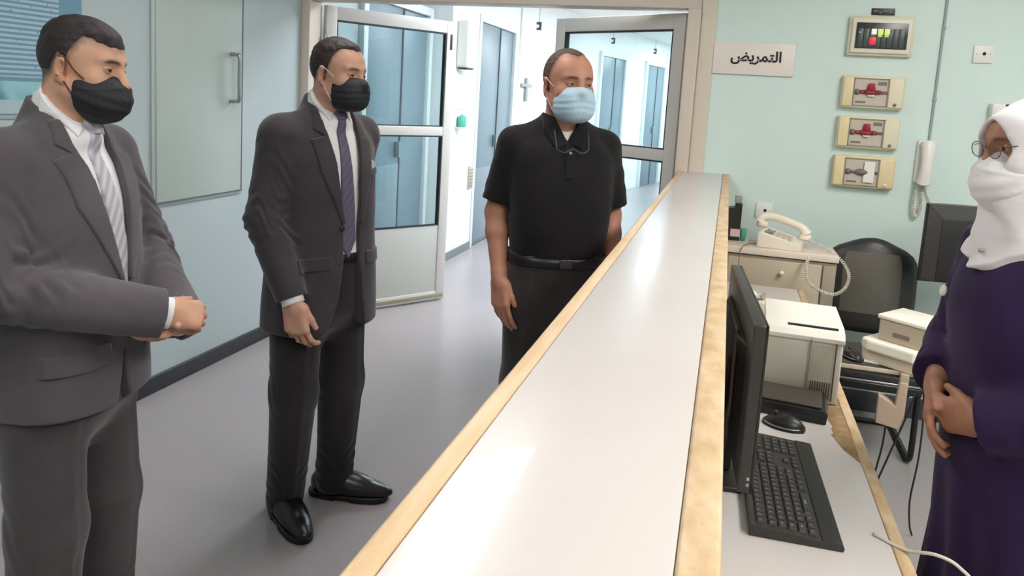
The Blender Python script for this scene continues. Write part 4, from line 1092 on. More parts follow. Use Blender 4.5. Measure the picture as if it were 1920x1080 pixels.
# jacket of a suit
def jacket_field(cfg, tab, hem, sr=(.072, .064, .054), seed=1, fold=1.0, collar_top=1.49):
    J = Field(); J.loft(tab, .02)
    nb = cfg['nb']
    for s, q in ((1, 'R'), (-1, 'L')):
        j = cfg[q]; sh, el, wr = (np.array(j[k], float) for k in ('sh', 'el', 'wr'))
        J.cap((s*.06, nb[1], nb[2]-.028), sh+np.array([s*.006, 0, .012]), .040, .056, .03)
        S_ = Field(); S_.cap(sh+np.array([s*.004, 0, -.005]), el, sr[0], sr[1], .0)
        d = unit(wr-el); S_.cap(el, wr+d*.02, sr[1], sr[2], .02)
        ua = unit(el-sh)
        S_.add('i', plane_cut(d, wr-d*.006), .003)
        J.add('u', S_, .022, A(*((sh+wr)/2)), float(np.linalg.norm(sh-wr))/2+.2)
        folds(J, el-ua*.02, ua, .042, .0060*fold, .085, .5); folds(J, el+d*.07, d, .050, .0055*fold, .09, 2.0); folds(J, sh+ua*.13, ua+np.array([0, .5, 0]), .06, .0035*fold, .10, 1.0)
    noise_folds(J, .0042*fold, 8, 3.5, seed, hem-.1, 1.36)
    return J
def v_cut(poly, ymin=-.02):
    def fn(p): return np.maximum(poly_sd(poly, p[:, 0], p[:, 2]), ymin-p[:, 1]).astype(f32)
    return fn
def plane_cut(n, c):
    n = A(*unit(n)); c = A(*c); return lambda p: ((p-c)@n).astype(f32)
def lerp_tab(tab, da, db, z1=None):
    return [(z, a+da, b+db, x, y) for z, a, b, x, y in tab if z1 is None or z <= z1]

def kn95(root, hc, R, m, loopm, hs=1.0, wide=1.0, loops=True):
    F = Field()
    def fn(p):
        q = np.stack([np.abs(p[:, 0])+.020, p[:, 1]-.046, p[:, 2]+.072+.10*(p[:, 1]-.10)], 1)/A(.097*wide, .089, .074)
        k0 = np.sqrt((q*q).sum(1))+1e-6; return ((k0-1)*.066).astype(f32)
    F.add('u', fn, 0)
    F.add('d', lambda p: (-.0012*np.exp(-((p[:, 2]+.035+.25*(np.abs(p[:, 0])))/.004)**2)+.0007*np.sin(p[:, 2]*210+p[:, 1]*60)).astype(f32), 0)
    F.add('i', lambda p: .018-p[:, 1], .004)
    o = skin('face_mask', F, (-.10, -.0, -.16), (.10, .16, .03), .003, m, root); head_obj(o, hc, R); o.scale = (hs,)*3
    if loops: ear_loops(root, o, loopm, (.062, .055, -.040), (.060, .045, -.098), .0018)
    return o
def surgical(root, hc, R, m, loopm, edge, hs=1.0):
    F = Field(); F.ell((0, .052, -.066), (.0675, .072, .064), 0, n=2.7)
    F.add('d', lambda p: (.0009*np.sin((p[:, 2]+.02*np.abs(p[:, 0])*8)*2*math.pi/.021)*np.exp(-((p[:, 2]+.068)/.03)**2)).astype(f32), 0)
    F.cap((0, .10, -.012), (0, .118, -.03), .012, .014, .02)
    F.add('i', lambda p: (p[:, 2]+.0085+.05*np.abs(p[:, 0])).astype(f32), .003); F.add('i', lambda p: (.028-p[:, 1]).astype(f32), .003)
    F.add('i', lambda p: (-.128-p[:, 2]-.25*np.maximum(.09-p[:, 1], 0)).astype(f32), .006)
    o = skin('face_mask', F, (-.09, -.0, -.16), (.09, .15, .02), .003, m, root); head_obj(o, hc, R); o.scale = (hs,)*3
    ear_loops(root, o, loopm, (.060, .042, -.020), (.058, .038, -.105), .0014)
    return o

# ---------- first man: grey suit, black mask, hands clasped
def man_grey():
    tone = (206,158,132)
    root = person((-1.505, 1.425), 10, 'man in a grey suit and black mask with hands clasped, at the left edge', tone)
    s = .972
    cfg = dict(hc=(0, .058, 1.560), hyaw=3, hpitch=-4, hroll=-3, nb=(0, .0, 1.43), hs=.905, nr=.056, handscale=.92,
        ext=((-.36, -.22, -.0), (.36, .48, 1.72)),
        R=dict(sh=(.175, -.01, 1.345), el=(.250, .015, 1.085), wr=(.045, .285, 1.005), hd=(-.75, .40, -.25), hn=(-.3, -.75, -.45), hside=1, hand=dict(curl=(.6, .65, .7, .75), thumb=(.4, .3)), hip=(.095, 0, .86), kn=(.105, .02, .47), an=(.11, -.02, .085), toe=12),
        L=dict(sh=(-.175, -.01, 1.345), el=(-.240, .06, 1.085), wr=(-.045, .270, .955), hd=(.92, -.18, -.12), hn=(-.1, -.25, .95), hside=-1, hand=dict(curl=(.35, .35, .4, .45), thumb=(.7, .1)), hip=(-.095, 0, .86), kn=(-.10, .03, .47), an=(-.105, .0, .085), toe=-12))
    HF = head_field(jaw=1.04)
    g = hairline_fn(((0, .054), (25, .058), (42, .066), (56, .062), (70, .035), (82, .0), (92, -.005), (97, .01), (120, -.03), (150, -.06), (180, -.07)))
    tors = [(.80, .165, .10, 0, 0), (.95, .16, .10, 0, 0), (1.10, .165, .105, 0, 0), (1.25, .17, .10, 0, 0), (1.36, .14, .08, 0, -.01), (1.42, .07, .055, 0, -.01)]
    body, BF, hc, R = make_body(root, cfg, HF, tors, tone, 1.3, .95, (72,61,61), g)
    hs = cfg['hs']; HFs = lambda p: HF(p/f32(hs))*f32(hs); gs = lambda p: g(p/f32(hs))
    hair_obj(root, HFs, gs, hc, R, hair_mat('short black hair', (58,49,52), (36,29,31)), .009, .0018, (.050, .085), seed=1, up=.018)
    add_eyes(root, hc, R*hs, (.0, -.1))
    kn95(root, hc, R, mat('mask black', (36,36,42), .75, bump=.2, bscale=90), mat('loop brown', (84,42,36), .6), hs)
    # clothes
    tab = [(.62, .205, .150, 0, .012), (.78, .205, .150, 0, .014), (.90, .200, .148, 0, .016), (1.02, .195, .145, 0, .016), (1.14, .200, .140, 0, .010), (1.25, .207, .132, 0, .0), (1.33, .195, .113, 0, -.008), (1.38, .150, .090, 0, -.012), (1.42, .092, .078, 0, -.010), (1.455, .071, .072, 0, -.006), (1.495, .066, .066, 0, .002)]
    M_SUIT = cloth('grey suit wool', (92,86,91), (80,74,80))
    hem = .77
    J0 = jacket_field(cfg, tab, hem, (.076, .070, .058), seed=4, fold=2.1)
    V = [(-.064, 1.53), (.064, 1.53), (.067, 1.45), (.068, 1.40), (.050, 1.25), (.016, 1.055), (-.012, 1.045), (-.052, 1.25), (-.068, 1.40), (-.067, 1.45)]
    low = [(.02, .90), (.035, .80), (.075, .70), (-.03, .70), (.0, .80)]
    J = Field(); J.add('u', J0, 0); J.add('s', v_cut(V, .0), .004); J.add('s', v_cut(low), .004); J.add('i', lambda p: hem-p[:, 2]+.12*(p[:, 1] < -9), .006)
    J.add('i', plane_cut((0, .45, 1), (0, -.05, 1.484)), .004)
    jk = skin('jacket', J, (-.40, -.22, .72), (.40, .40, 1.50), .005, M_SUIT, root)
    lo, hi = (-.2, -.0, .9), (.2, .25, 1.48)
    lap = [(.068, 1.440), (.084, 1.436), (.104, 1.385), (.076, 1.365), (.130, 1.352), (.118, 1.25), (.022, 1.06), (.012, 1.062), (.048, 1.25), (.066, 1.40)]
    for pl in (lap, mirror(lap)): shell_patch('lapel', J0, pl, .0075, M_SUIT, jk, lo, hi, .004)
    shell_patch('breast_pocket', J0, [(-.155, 1.222), (-.085, 1.212), (-.085, 1.19), (-.155, 1.20)], .0045, M_SUIT, jk, (-.2, 0, 1.15), (0, .22, 1.25), .004)
    for sx in (1, -1): shell_patch('pocket_flap', J0, [(sx*.07, .93), (sx*.19, .925), (sx*.19, .875), (sx*.07, .88)][::sx], .006, M_SUIT, jk, (-.22, 0, .85), (.22, .25, .96), .004)
    for z in (1.035, .93):
        lathe('button', [(.010, 0), (.010, .003), (.006, .004), (0, .004)], M_BLACKP, jk, 14, loc=(.008, .170, z), rot=(RAD(-90), 0, 0))
    shirt(root, cfg, tab, (240,238,242), tie=((206,202,210), (168,162,176)), zt=1.02, tieend=1.0, open_v=False)
    hips = [(.64, .10, .06, 0, .0), (.70, .150, .100, 0, .002), (.76, .178, .128, 0, .004), (.90, .180, .135, 0, .006), (1.0, .176, .130, 0, .008)]
    T = trouser_field(cfg, hips, .082, .070, .03, 5)
    skin('trousers', T, (-.26, -.22, .02), (.26, .25, 1.0), .006, cloth('grey trouser wool', (78,73,76), (66,61,65)), root)
    shoes(root, cfg, mat('black leather', (26,24,26), .28), mat('sole black', (18,18,18), .5))
    cuffs(root, cfg)
    return root
def shirt(root, cfg, tab, col, tie=None, zt=.9, tieend=.97, open_v=False, knot=True):
    nb = np.array(cfg['nb'], float); hc, R = frame_of(cfg); up = hc+R@np.array([0, -.028, -.085])*cfg.get('hs', 1)
    S = Field(); S.loft(lerp_tab(tab, -.013, -.013), .01)
    nr = cfg.get('nr', .053)
    d = unit(up-nb); top = nb+d*.075
    S.cap(nb-d*.10, nb-d*.02, nr+.016, nr+.013, .012); S.cap(nb-d*.03, nb+d*.10, nr+.013, nr+.006, .012)
    S.ell((0, nb[1]+.004, nb[2]-.035), (.088, .080, .05), .02)
    S.add('i', plane_cut((d[0], d[1]*1+.55, d[2]), tuple(nb+d*.050)), .002)
    Bz = A(*nb); dz = A(*d)
    def bore(p):
        q = p-Bz; t = q@dz; r = np.sqrt(np.maximum((q*q).sum(1)-t*t, 0)); return np.maximum(r-(nr+.002), .03-t).astype(f32)
    S.add('s', bore, .002)
    S.add('i', lambda p: zt-p[:, 2], .003)
    # only the part round the opening and the neck is needed
    S.add('i', lambda p: np.maximum(np.abs(p[:, 0])-.125, -9).astype(f32), .003)
    zc = nb[2]
    msh = mat('shirt %d' % col[1], col, .8, bump=.15, bscale=200, sheen=.2)
    sh = skin('shirt', S, (-.15, -.20, zt-.02), (.15, .22, zc+.12), .0042, msh, root)
    SB = Field(); SB.add('u', S, 0)
    wing = [(.003, zc+.018), (.030, zc+.038), (.075, zc+.075), (.082, zc+.04), (.046, zc-.030)]
    for pl in (wing, mirror(wing)): shell_patch('collar_wing', SB, pl, .005, msh, sh, (-.1, -.02, zc-.06), (.1, .2, zc+.10), .003)
    if tie:
        m = bpy.data.materials.new('tie silk'); m.use_nodes = True; nt = m.node_tree; b = nt.nodes['Principled BSDF']
        tcn = nt.nodes.new('ShaderNodeTexCoord'); mp = nt.nodes.new('ShaderNodeMapping'); mp.inputs['Rotation'].default_value = (0, RAD(38), 0)
        wv = nt.nodes.new('ShaderNodeTexWave'); wv.inputs['Scale'].default_value = 14; wv.inputs['Distortion'].default_value = .3
        rp = nt.nodes.new('ShaderNodeValToRGB'); rp.color_ramp.elements[0].color = lin(tie[0]); rp.color_ramp.elements[1].color = lin(tie[1])
        nt.links.new(tcn.outputs['Object'], mp.inputs['Vector']); nt.links.new(mp.outputs[0], wv.inputs['Vector']); nt.links.new(wv.outputs['Fac'], rp.inputs['Fac']); nt.links.new(rp.outputs['Color'], b.inputs['Base Color'])
        b.inputs['Roughness'].default_value = .5; b.inputs['Sheen Weight'].default_value = .3
        blade = [(-.014, zc-.012), (.014, zc-.012), (.036, tieend+.06), (.0, tieend), (-.036, tieend+.06)]
        t = shell_patch('tie', SB, blade, .0085, m, root, (-.08, 0, tieend-.03), (.08, .24, zc+.03), .0036)
        shell_patch('tie_knot', SB, [(-.024, zc+.020), (.024, zc+.020), (.014, zc-.022), (-.014, zc-.022)], .017, m, t, (-.06, 0, zc-.05), (.06, .22, zc+.06), .003)
    return SB
def cuffs(root, cfg, col=(240,238,242)):
    for q in ('R', 'L'):
        j = cfg[q]; el, wr = np.array(j['el'], float), np.array(j['wr'], float); d = unit(wr-el); a = wr-d*.03; b = wr+d*.010
        P = [a+(b-a)*t for t in (0, .5, 1)]
        tube('shirt_cuff', [tuple(p) for p in P], .037, mat('shirt cuff white', col, .8), root, 20)

def belt(root, a, b, cy, z, hh=.017, th=.005, n=2.4):
    bm = bmesh.new(); rings = []
    for k in range(56):
        t = 2*math.pi*k/56; c, s = math.cos(t), math.sin(t); ux = math.copysign(abs(c)**(2/n), c); uy = math.copysign(abs(s)**(2/n), s)
        rings.append([bm.verts.new((ux*(a+o), cy+uy*(b+o), z+q)) for o, q in ((0, -hh), (th, -hh+.002), (th, hh-.002), (0, hh))])
    for k in range(56):
        p, q = rings[k], rings[(k+1) % 56]
        for i in range(4): bm.faces.new((p[i], q[i], q[(i+1) % 4], p[(i+1) % 4]))
    return link('belt', finish(bm, 'belt'), mat('belt black', (24,22,24), .35), root, smooth=True)
# ---------- second man: dark suit, purple tie, black surgical mask
def man_dark():
    tone = (196,150,128)
    root = person((-1.350, 2.352), -20, 'man in a dark suit with a purple tie and black mask, standing in the middle', tone)
    cfg = dict(hc=(0, .072, 1.592), hyaw=9, hpitch=-3, hroll=-2, nb=(0, .012, 1.462), hs=.95, nr=.056, handscale=1.05,
        ext=((-.36, -.22, -.0), (.36, .34, 1.75)),
        R=dict(sh=(.168, -.005, 1.378), el=(.228, -.005, 1.105), wr=(.208, .120, .850), hd=(-.06, .18, -1), hn=(-.85, -.35, -.1), hside=1, hand=dict(curl=(.45, .5, .55, .6), thumb=(.35, .25)), hip=(.093, 0, .88), kn=(.105, .01, .48), an=(.105, -.045, .085), toe=17),
        L=dict(sh=(-.172, -.005, 1.378), el=(-.235, -.10, 1.125), wr=(-.10, -.205, .93), hd=(.9, -.05, -.35), hn=(.1, .9, -.1), hside=-1, hand=dict(curl=(.3, .3, .3, .3), thumb=(.3, .2)), hip=(-.093, 0, .88), kn=(-.10, .01, .48), an=(-.10, -.02, .085), toe=-31))
    HF = head_field(jaw=1.0)
    g = hairline_fn(((0, .082), (28, .086), (45, .080), (60, .055), (72, .01), (82, -.022), (92, -.022), (98, .01), (120, -.02), (150, -.055), (180, -.065)))
    tors = [(.82, .165, .10, 0, 0), (.98, .16, .10, 0, 0), (1.13, .165, .105, 0, 0), (1.28, .17, .10, 0, 0), (1.39, .14, .08, 0, -.005), (1.455, .07, .055, 0, 0)]
    body, BF, hc, R = make_body(root, cfg, HF, tors, tone, 1.0, .85, (78,62,56), g)
    hs = cfg['hs']; HFs = lambda p: HF(p/f32(hs))*f32(hs); gs = lambda p: g(p/f32(hs))
    hair_obj(root, HFs, gs, hc, R, hair_mat('dark brown hair', (66,52,46), (36,28,26)), .008, .003, (.05, .09), seed=2, up=.012)
    add_eyes(root, hc, R*hs, (.1, -.15))
    surgical(root, hc, R, mat('mask black pleated', (28,30,36), .7, bump=.15, bscale=120), mat('loop white', (226,216,212), .6), None, hs)
    tab = [(.60, .212, .150, 0, .012), (.76, .212, .150, 0, .014), (.90, .204, .146, 0, .014), (1.04, .195, .138, 0, .012), (1.17, .198, .136, 0, .010), (1.29, .202, .130, 0, .004), (1.37, .192, .112, 0, 0), (1.42, .145, .090, 0, 0), (1.46, .090, .078, 0, .002), (1.495, .071, .072, 0, .006), (1.53, .066, .066, 0, .012)]
    M_SUIT = cloth('charcoal suit wool', (62,56,61), (52,47,51))
    hem = .715
    J0 = jacket_field(cfg, tab, hem, (.074, .066, .055), seed=9, fold=1.5)
    V = [(-.064, 1.57), (.064, 1.57), (.068, 1.48), (.072, 1.44), (.050, 1.22), (.022, 1.08), (.026, .95), (.052, .82), (.12, .66), (-.09, .66), (-.060, .82), (-.044, .95), (-.044, 1.08), (-.060, 1.22), (-.072, 1.44), (-.068, 1.48)]
    J = Field(); J.add('u', J0, 0); J.add('s', v_cut(V, .005), .006); J.add('i', lambda p: hem-p[:, 2], .008); J.add('i', plane_cut((0, .45, 1), (0, -.05, 1.522)), .004)
    jk = skin('jacket', J, (-.38, -.22, .69), (.38, .30, 1.54), .005, M_SUIT, root)
    lap = [(.072, 1.474), (.088, 1.468), (.108, 1.405), (.078, 1.385), (.128, 1.372), (.115, 1.27), (.034, 1.09), (.022, 1.09), (.046, 1.22), (.072, 1.44)]
    lo, hi = (-.2, -.0, 1.0), (.2, .25, 1.52)
    for pl in (lap, mirror([(x+.022*(z < 1.2), z) for x, z in lap])): shell_patch('lapel', J0, pl, .0075, M_SUIT, jk, lo, hi, .004)
    shell_patch('pocket_square', J0, [(-.150, 1.285), (-.128, 1.30), (-.10, 1.28), (-.10, 1.265), (-.150, 1.272)], .006, mat('pocket square silver', (176,176,184), .6), jk, (-.2, 0, 1.24), (0, .22, 1.32), .003)
    shell_patch('breast_pocket', J0, [(-.155, 1.272), (-.085, 1.262), (-.085, 1.24), (-.155, 1.25)], .0075, M_SUIT, jk, (-.2, 0, 1.2), (0, .22, 1.3), .004)
    for sx in (1, -1): shell_patch('pocket_flap', J0, [(sx*.075, .985), (sx*.19, .978), (sx*.19, .935), (sx*.075, .94)][::sx], .006, M_SUIT, jk, (-.22, 0, .90), (.22, .25, 1.02), .004)
    for x, z in ((.034, 1.075), (.040, .955)):
        lathe('button', [(.010, 0), (.010, .003), (.006, .004), (0, .004)], M_BLACKP, jk, 14, loc=(x, .151, z), rot=(RAD(-90), 0, 0))
    shirt(root, cfg, tab, (238,234,236), tie=((92,86,110), (80,74,98)), zt=.957, tieend=.968)
    hips = [(.66, .10, .06, 0, .0), (.72, .152, .100, 0, .002), (.78, .180, .128, 0, .004), (.92, .182, .132, 0, .006), (.985, .178, .130, 0, .010)]
    T = trouser_field(cfg, hips, .080, .066, .035, 8)
    skin('trousers', T, (-.26, -.24, .02), (.26, .25, 1.05), .006, cloth('black trouser wool', (36,32,36), (28,25,28)), root)
    b = [(math.cos(t)*.172, .012+math.sin(t)*.124, 1.012) for t in [2*math.pi*k/36 for k in range(36)]]
    belt(root, .178, .130, .010, .966)
    shoes(root, cfg, mat('black leather', (26,24,26), .28), mat('sole black', (18,18,18), .5))
    cuffs(root, cfg, (238,234,236))
    return root

# ---------- third man: black polo, light blue mask
def man_polo():
    tone = (190,136,112)
    root = person((-.590, 2.750), -62, 'man in a black polo shirt and light blue mask, standing by the counter', tone)
    cfg = dict(hc=(0, .035, 1.605), hyaw=10, hpitch=0, hroll=0, nb=(0, -.005, 1.470), hs=1.06, nr=.060, handscale=1.06, ar=1.12,
        ext=((-.34, -.22, -.0), (.34, .32, 1.76)),
        R=dict(sh=(.172, -.015, 1.378), el=(.222, -.045, 1.12), wr=(.212, .035, .885), hd=(-.05, .22, -1), hn=(-.80, -.55, .0), hside=1, hand=dict(curl=(.22, .26, .3, .34), thumb=(.30, .2)), hip=(.093, 0, .88), kn=(.10, .02, .48), an=(.105, -.02, .085), toe=12),
        L=dict(sh=(-.172, -.015, 1.378), el=(-.222, -.03, 1.12), wr=(-.205, .06, .885), hd=(.12, .30, -1), hn=(.95, .15, .05), hside=-1, hand=dict(curl=(.35, .4, .45, .5), thumb=(.35, .2)), hip=(-.093, 0, .88), kn=(-.10, .02, .48), an=(-.105, -.0, .085), toe=-12))
    HF = head_field(jaw=1.08)
    g = hairline_fn(((0, .092), (18, .098), (35, .100), (50, .080), (64, .045), (76, .005), (86, -.03), (94, -.03), (98, .0), (120, -.03), (150, -.06), (180, -.07)))
    tors = [(.82, .16, .10, 0, 0), (.98, .155, .10, 0, 0), (1.13, .155, .105, 0, 0), (1.28, .165, .10, 0, 0), (1.39, .14, .08, 0, -.01), (1.455, .07, .055, 0, -.01)]
    body, BF, hc, R = make_body(root, cfg, HF, tors, tone, 1.1, .8, (88,68,58), g, browtone=(72,48,38))
    hs = cfg['hs']; HFs = lambda p: HF(p/f32(hs))*f32(hs); gs = lambda p: g(p/f32(hs))
    hair_obj(root, HFs, gs, hc, R, hair_mat('thin cropped hair', (94,73,62), (66,51,43)), .0022, .002, (.05, .09), seed=3, up=.03)
    add_eyes(root, hc, R*hs, (-.35, 0), (70,44,30))
    surgical(root, hc, R, mat('mask pale blue', (178,206,222), .7, bump=.15, bscale=120), mat('loop pale', (224,214,212), .6), None, hs)
    tab = [(.90, .168, .132, 0, .012), (.99, .172, .138, 0, .016), (1.08, .186, .150, 0, .018), (1.18, .196, .148, 0, .012), (1.30, .204, .134, 0, .0), (1.37, .196, .115, 0, -.008), (1.42, .150, .092, 0, -.014), (1.465, .095, .078, 0, -.012), (1.49, .076, .074, 0, -.010)]
    M_POLO = cloth('black polo cotton', (26,23,26), (20,18,20), bump=.3, scale=300, sheen=.1)
    J = Field(); J.loft(tab, .02)
    for s, q in ((1, 'R'), (-1, 'L')):
        j = cfg[q]; sh, el = np.array(j['sh'], float), np.array(j['el'], float); ua = unit(el-sh); end = sh+ua*.235
        J.cap((s*.06, -.012, 1.445), sh+np.array([s*.002, 0, .004]), .038, .054, .03); S_ = Field(); S_.cap(sh, end+ua*.03, .062, .069, 0); S_.add('i', plane_cut(ua, end-ua*.012), .003); J.add('u', S_, .028, A(*((sh+end)/2)), .3)
        folds(J, sh+ua*.14, ua, .07, .004, .12, .6+s)
    noise_folds(J, .0045, 8, 4, 11, .95, 1.36)
    J0 = J; P_ = Field(); P_.add('u', J0, 0)
    V = [(-.05, 1.53), (.05, 1.53), (.045, 1.47), (.0, 1.40), (-.045, 1.47)]
    P_.add('s', v_cut(V), .004); P_.add('i', lambda p: .965-p[:, 2], .006); P_.add('i', plane_cut((0, .35, 1), (0, -.05, 1.498)), .004)
    po = skin('polo_shirt', P_, (-.36, -.22, .94), (.36, .30, 1.54), .005, M_POLO, root)
    # collar and placket
    cw = [(.002, 1.395), (.048, 1.485), (.082, 1.50), (.086, 1.44), (.050, 1.375)]
    for pl in (cw, mirror(cw)): shell_patch('collar_wing', J0, pl, .0085, M_POLO, po, (-.13, -.02, 1.34), (.13, .2, 1.53), .0036)
    shell_patch('placket', J0, [(-.016, 1.40), (.016, 1.40), (.016, 1.27), (-.016, 1.27)], .004, M_POLO, po, (-.05, 0, 1.25), (.05, .22, 1.42), .0036)
    lathe('button', [(.0055, 0), (.0055, .002), (0, .003)], mat('button grey', (150,150,150), .4), po, 12, loc=(0, .128, 1.362), rot=(RAD(-90), 0, 0))
    # white undershirt in the opening
    U = Field(); U.loft(lerp_tab(tab, -.012, -.012), .01); U.add('i', v_cut([(-.05, 1.50), (.05, 1.50), (.06, 1.44), (.0, 1.36), (-.06, 1.44)], -.0), .003); U.add('s', v_cut([(-.06, 1.60), (.06, 1.60), (.042, 1.475), (.018, 1.448), (-.018, 1.448), (-.042, 1.475)], -.2), .003)
    skin('undershirt', U, (-.09, -.02, 1.34), (.09, .16, 1.52), .0036, mat('undershirt white', (232,224,218), .8), root)
    # eyeglasses hanging at the collar
    gl = tube('hanging_glasses', smooth_path([(-.062, .118, 1.44), (-.060, .142, 1.40), (-.056, .150, 1.375), (-.03, .158, 1.366), (-.004, .152, 1.378), (.004, .152, 1.378), (.03, .158, 1.366), (.056, .150, 1.375), (.060, .142, 1.40), (.062, .118, 1.44)], 5), .0022, mat('dark glasses frame', (70,70,76), .3), root, 8)
    hips = [(.66, .10, .06, 0, .0), (.72, .152, .102, 0, .002), (.78, .178, .130, 0, .004), (.90, .182, .138, 0, .010), (.985, .177, .140, 0, .014)]
    T = trouser_field(cfg, hips, .080, .068, .035, 14)
    skin('trousers', T, (-.26, -.22, .02), (.26, .25, 1.0), .006, cloth('dark grey trousers', (62,56,58), (50,46,48)), root)
    b = [(math.cos(t)*.176, .015+math.sin(t)*.139, .972) for t in [2*math.pi*k/40 for k in range(40)]]
    bl = belt(root, .182, .146, .014, .968)
    box('buckle', (-.024, .160, .951), (.024, .170, .985), mat('dull buckle', (86,84,86), .3, metal=.8), bl, bevel=.003)
    shoes(root, cfg, mat('black leather', (26,24,26), .28), mat('sole black', (18,18,18), .5))
    return root

# ---------- woman: white hijab, white mask, glasses, purple dress
def woman():
    tone = (176,124,100)
    root = person((.655, 1.752), -168, 'woman in a white hijab, white mask and long purple dress behind the counter', tone)
    cfg = dict(hc=(0, .068, 1.518), hyaw=2, hpitch=-9, hroll=0, nb=(0, .045, 1.35), hs=.875, nr=.047, handscale=.92, ar=.85,
        ext=((-.32, -.2, -.0), (.32, .32, 1.64)),
        R=dict(sh=(.150, .040, 1.280), el=(.205, .055, 1.035), wr=(.085, .150, .985), hd=(-.55, .35, -.75), hn=(-.5, -.8, 0), hside=1, hand=dict(curl=(.3, .3, .35, .4), thumb=(.5, .1)), hip=(.08, 0, .82), kn=(.085, .01, .45), an=(.08, -.02, .08), toe=8),
        L=dict(sh=(-.150, .040, 1.280), el=(-.215, .01, 1.035), wr=(-.080, .145, .965), hd=(.9, .25, -.25), hn=(.2, -.9, .1), hside=-1, hand=dict(curl=(.35, .35, .4, .45), thumb=(.5, .1)), hip=(-.08, 0, .82), kn=(-.085, .01, .45), an=(-.08, -.02, .08), toe=-8))
    HF0 = head_field(jaw=.92, nose=.98)
    def HF(q):
        q = q.copy(); q[:, 2] = np.where(q[:, 2] > .02, .02+(q[:, 2]-.02)/.74, q[:, 2]); return HF0(q)*f32(.9)
    tors = [(.74, .14, .09, 0, 0), (.88, .14, .09, 0, 0), (1.02, .13, .09, 0, 0), (1.15, .14, .09, 0, .03), (1.26, .12, .075, 0, .04), (1.34, .06, .05, 0, .042)]
    body, BF, hc, R = make_body(root, cfg, HF, tors, tone, .75, 0, (0,0,0), None, browtone=(48,32,28))
    hs = cfg['hs']; add_eyes(root, hc, R*hs, (.1, -.25))
    mk = kn95(root, hc, R, mat('mask white', (236,232,232), .75, bump=.15, bscale=90), mat('mask white', (236,232,232)), hs*1.1, 1.0, loops=False)
    # dress
    tab = [(.02, .215, .160, 0, .0), (.20, .208, .152, 0, .0), (.45, .198, .140, 0, .002), (.65, .188, .130, 0, .004), (.82, .186, .134, 0, .008), (.95, .182, .130, 0, .014), (1.05, .176, .126, 0, .024), (1.16, .174, .126, 0, .038), (1.24, .164, .108, 0, .042), (1.30, .120, .082, 0, .043), (1.335, .07, .064, 0, .044), (1.36, .055, .056, 0, .045)]
    M_DR = cloth('purple dress fabric', (52,32,76), (42,25,62), rough=.85, sheen=.08)
    D = Field(); D.loft(tab, .02, n=2.2)
    for s, q in ((1, 'R'), (-1, 'L')):
        j = cfg[q]; sh, el, wr = (np.array(j[k], float) for k in ('sh', 'el', 'wr')); d = unit(wr-el); ua = unit(el-sh)
        D.cap((s*.05, .042, 1.315), sh, .032, .052, .03); S_ = Field(); S_.cap(sh, el, .060, .064, 0); S_.cap(el, wr+d*.02, .066, .056, .025); S_.add('i', plane_cut(d, wr-d*.012), .003); D.add('u', S_, .024, A(*((sh+wr)/2)), .4)
        folds(D, el, ua, .05, .006, .09, .7); folds(D, el+d*.08, d, .052, .006, .09, 2.1); folds(D, sh+ua*.12, ua, .06, .004, .1, 1.2)
    def drape(p):
        a = np.arctan2(p[:, 0], p[:, 1]); t = np.clip((.92-p[:, 2])/.6, 0, 1); r = np.sqrt(p[:, 0]**2+p[:, 1]**2)
        return (.011*t*np.sin(a*9+1.5*np.sin(p[:, 2]*4))*(r > .05)).astype(f32)
    D.add('d', drape, 0); noise_folds(D, .004, 9, 4, 21, .5, 1.28)
    skin('dress', D, (-.33, -.28, -.0), (.33, .30, 1.40), .006, M_DR, root)
    # hijab
    Rf = R.astype(f32); hcf = hc.astype(f32)
    Hj = Field()
    def hd(p):
        q = ((p-hcf)@Rf)/f32(hs); e = Field.__new__(Field); return None
    hb = Field(); hb.add('u', lambda q: HF(q)-f32(.009), 0); hb.ell((0, -.016, .014), (.086, .112, .082), .02); hb.ell((0, .018, -.055), (.080, .082, .098), .05); hb.cap((0, -.03, -.08), (0, -.035, -.14), .072, .070, .05)
    Hj.add('u', lambda p: hb(((p-hcf)@Rf)/f32(hs))*f32(hs), 0)
    Hj.cap(hc+R@np.array([0, -.005, -.095])*hs, (-.005, .055, 1.330), .068, .088, .05)
    def bib(p):
        d = D(p)-.011; out = poly_sd([(-.11, 1.42), (.08, 1.40), (.108, 1.345), (.104, 1.315), (.085, 1.290), (.050, 1.274), (.01, 1.271), (-.04, 1.283), (-.085, 1.312), (-.125, 1.345), (-.14, 1.38)], p[:, 0], p[:, 2])
        bk = np.where(p[:, 1] < 0, 1.26-p[:, 2]+.0, -9)
        return np.maximum(np.maximum(d, out-.004), bk).astype(f32)
    Hj.add('u', bib, .055)
    def face(p):
        q = ((p-hcf)@Rf)/f32(hs); return (np.maximum(np.sqrt((q[:, 0]/.055)**2+((q[:, 2]+.014)/.078)**2)-1, -(q[:, 1]-.018)*14)*.055).astype(f32)
    Hj.add('s', face, .006)
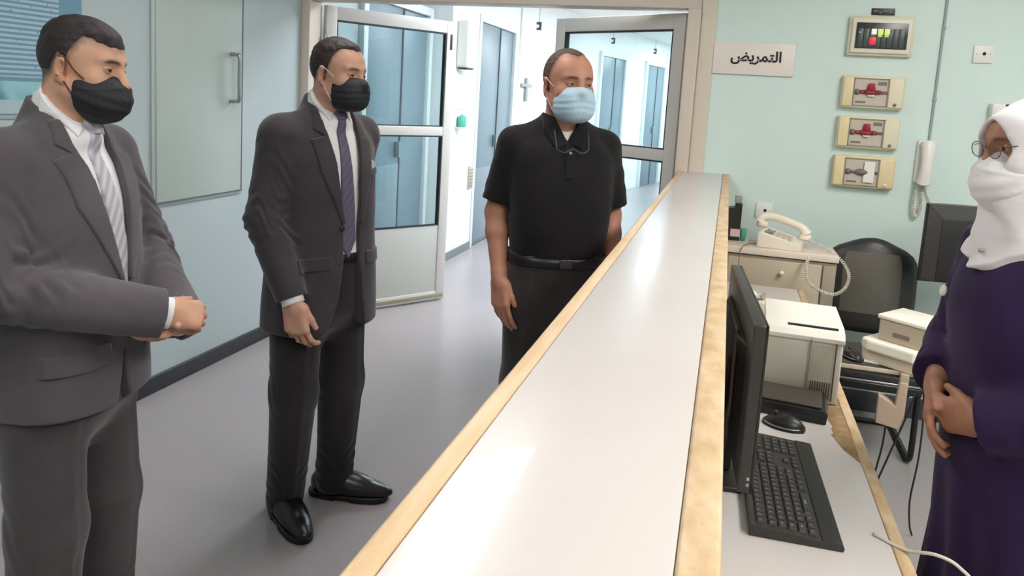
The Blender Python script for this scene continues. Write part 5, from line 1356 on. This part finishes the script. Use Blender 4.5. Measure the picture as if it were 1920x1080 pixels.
    def drape2(p):
        q = p-hcf
        return (.0070*np.sin(p[:, 2]*55+p[:, 1]*60-p[:, 0]*25+2.0*np.sin(p[:, 0]*22+p[:, 2]*12))*np.clip((1.47-p[:, 2])/.08, 0, 1)+.0022*np.sin(q[:, 2]*60-q[:, 1]*40+q[:, 0]*18)).astype(f32)
    Hj.add('d', drape2, 0)
    M_HJ = mat('white hijab cloth', (232,226,230), .85, bump=.06, bscale=300, sheen=.3)
    hj = skin('hijab', Hj, (-.2, -.2, 1.10), (.2, .22, 1.64), .0042, M_HJ, root)
    tube('pin', [(-.02, .148, 1.30), (-.016, .158, 1.298)], .004, M_GREYP, hj, 8)
    # badge clip on the far shoulder
    lathe('badge', [(.012, 0), (.012, .004), (.008, .006), (0, .006)], M_WPL, root, 14, loc=(.075, .166, 1.19), rot=(RAD(-80), 0, 0))
    # glasses
    gm = mat('thin metal frame', (110,96,86), .3, metal=.8); g0 = None
    gl = empty('eyeglasses'); gl.parent = root
    for s in (-1, 1):
        pts = [(s*.033+.0245*math.cos(t)*(abs(math.cos(t))**-.15 if abs(math.cos(t)) > .01 else 1), .112-.10*abs(.033+.0245*math.cos(t)*1)**1.2*.6, -.004+.0175*math.sin(t)) for t in [2*math.pi*k/28 for k in range(28)]]
        tube('rim', pts, .0011, gm, gl, 6, closed=True)
        tube('temple', smooth_path([(s*.058, .104, .004), (s*.072, .06, .006), (s*.080, .0, .006)], 4), .0012, gm, gl, 6)
        bm = bmesh.new(); vv = [bm.verts.new(p) for p in pts]; bm.faces.new(vv); link('lens', finish(bm, 'lens'), LENS, gl)
    tube('bridge', smooth_path([(-.0085, .112, .0), (0, .115, .003), (.0085, .112, .0)], 4), .0011, gm, gl, 6)
    head_obj(gl, hc, R*hs)
    shoes(root, cfg, mat('black leather', (26,24,26), .28), mat('sole black', (18,18,18), .5))
    return root
import time as _t
for fn_ in (man_grey, man_dark, man_polo, woman):
    t0 = _t.time(); fn_(); print('PERSON', fn_.__name__, round(_t.time()-t0, 1), 's', TRIS[0])
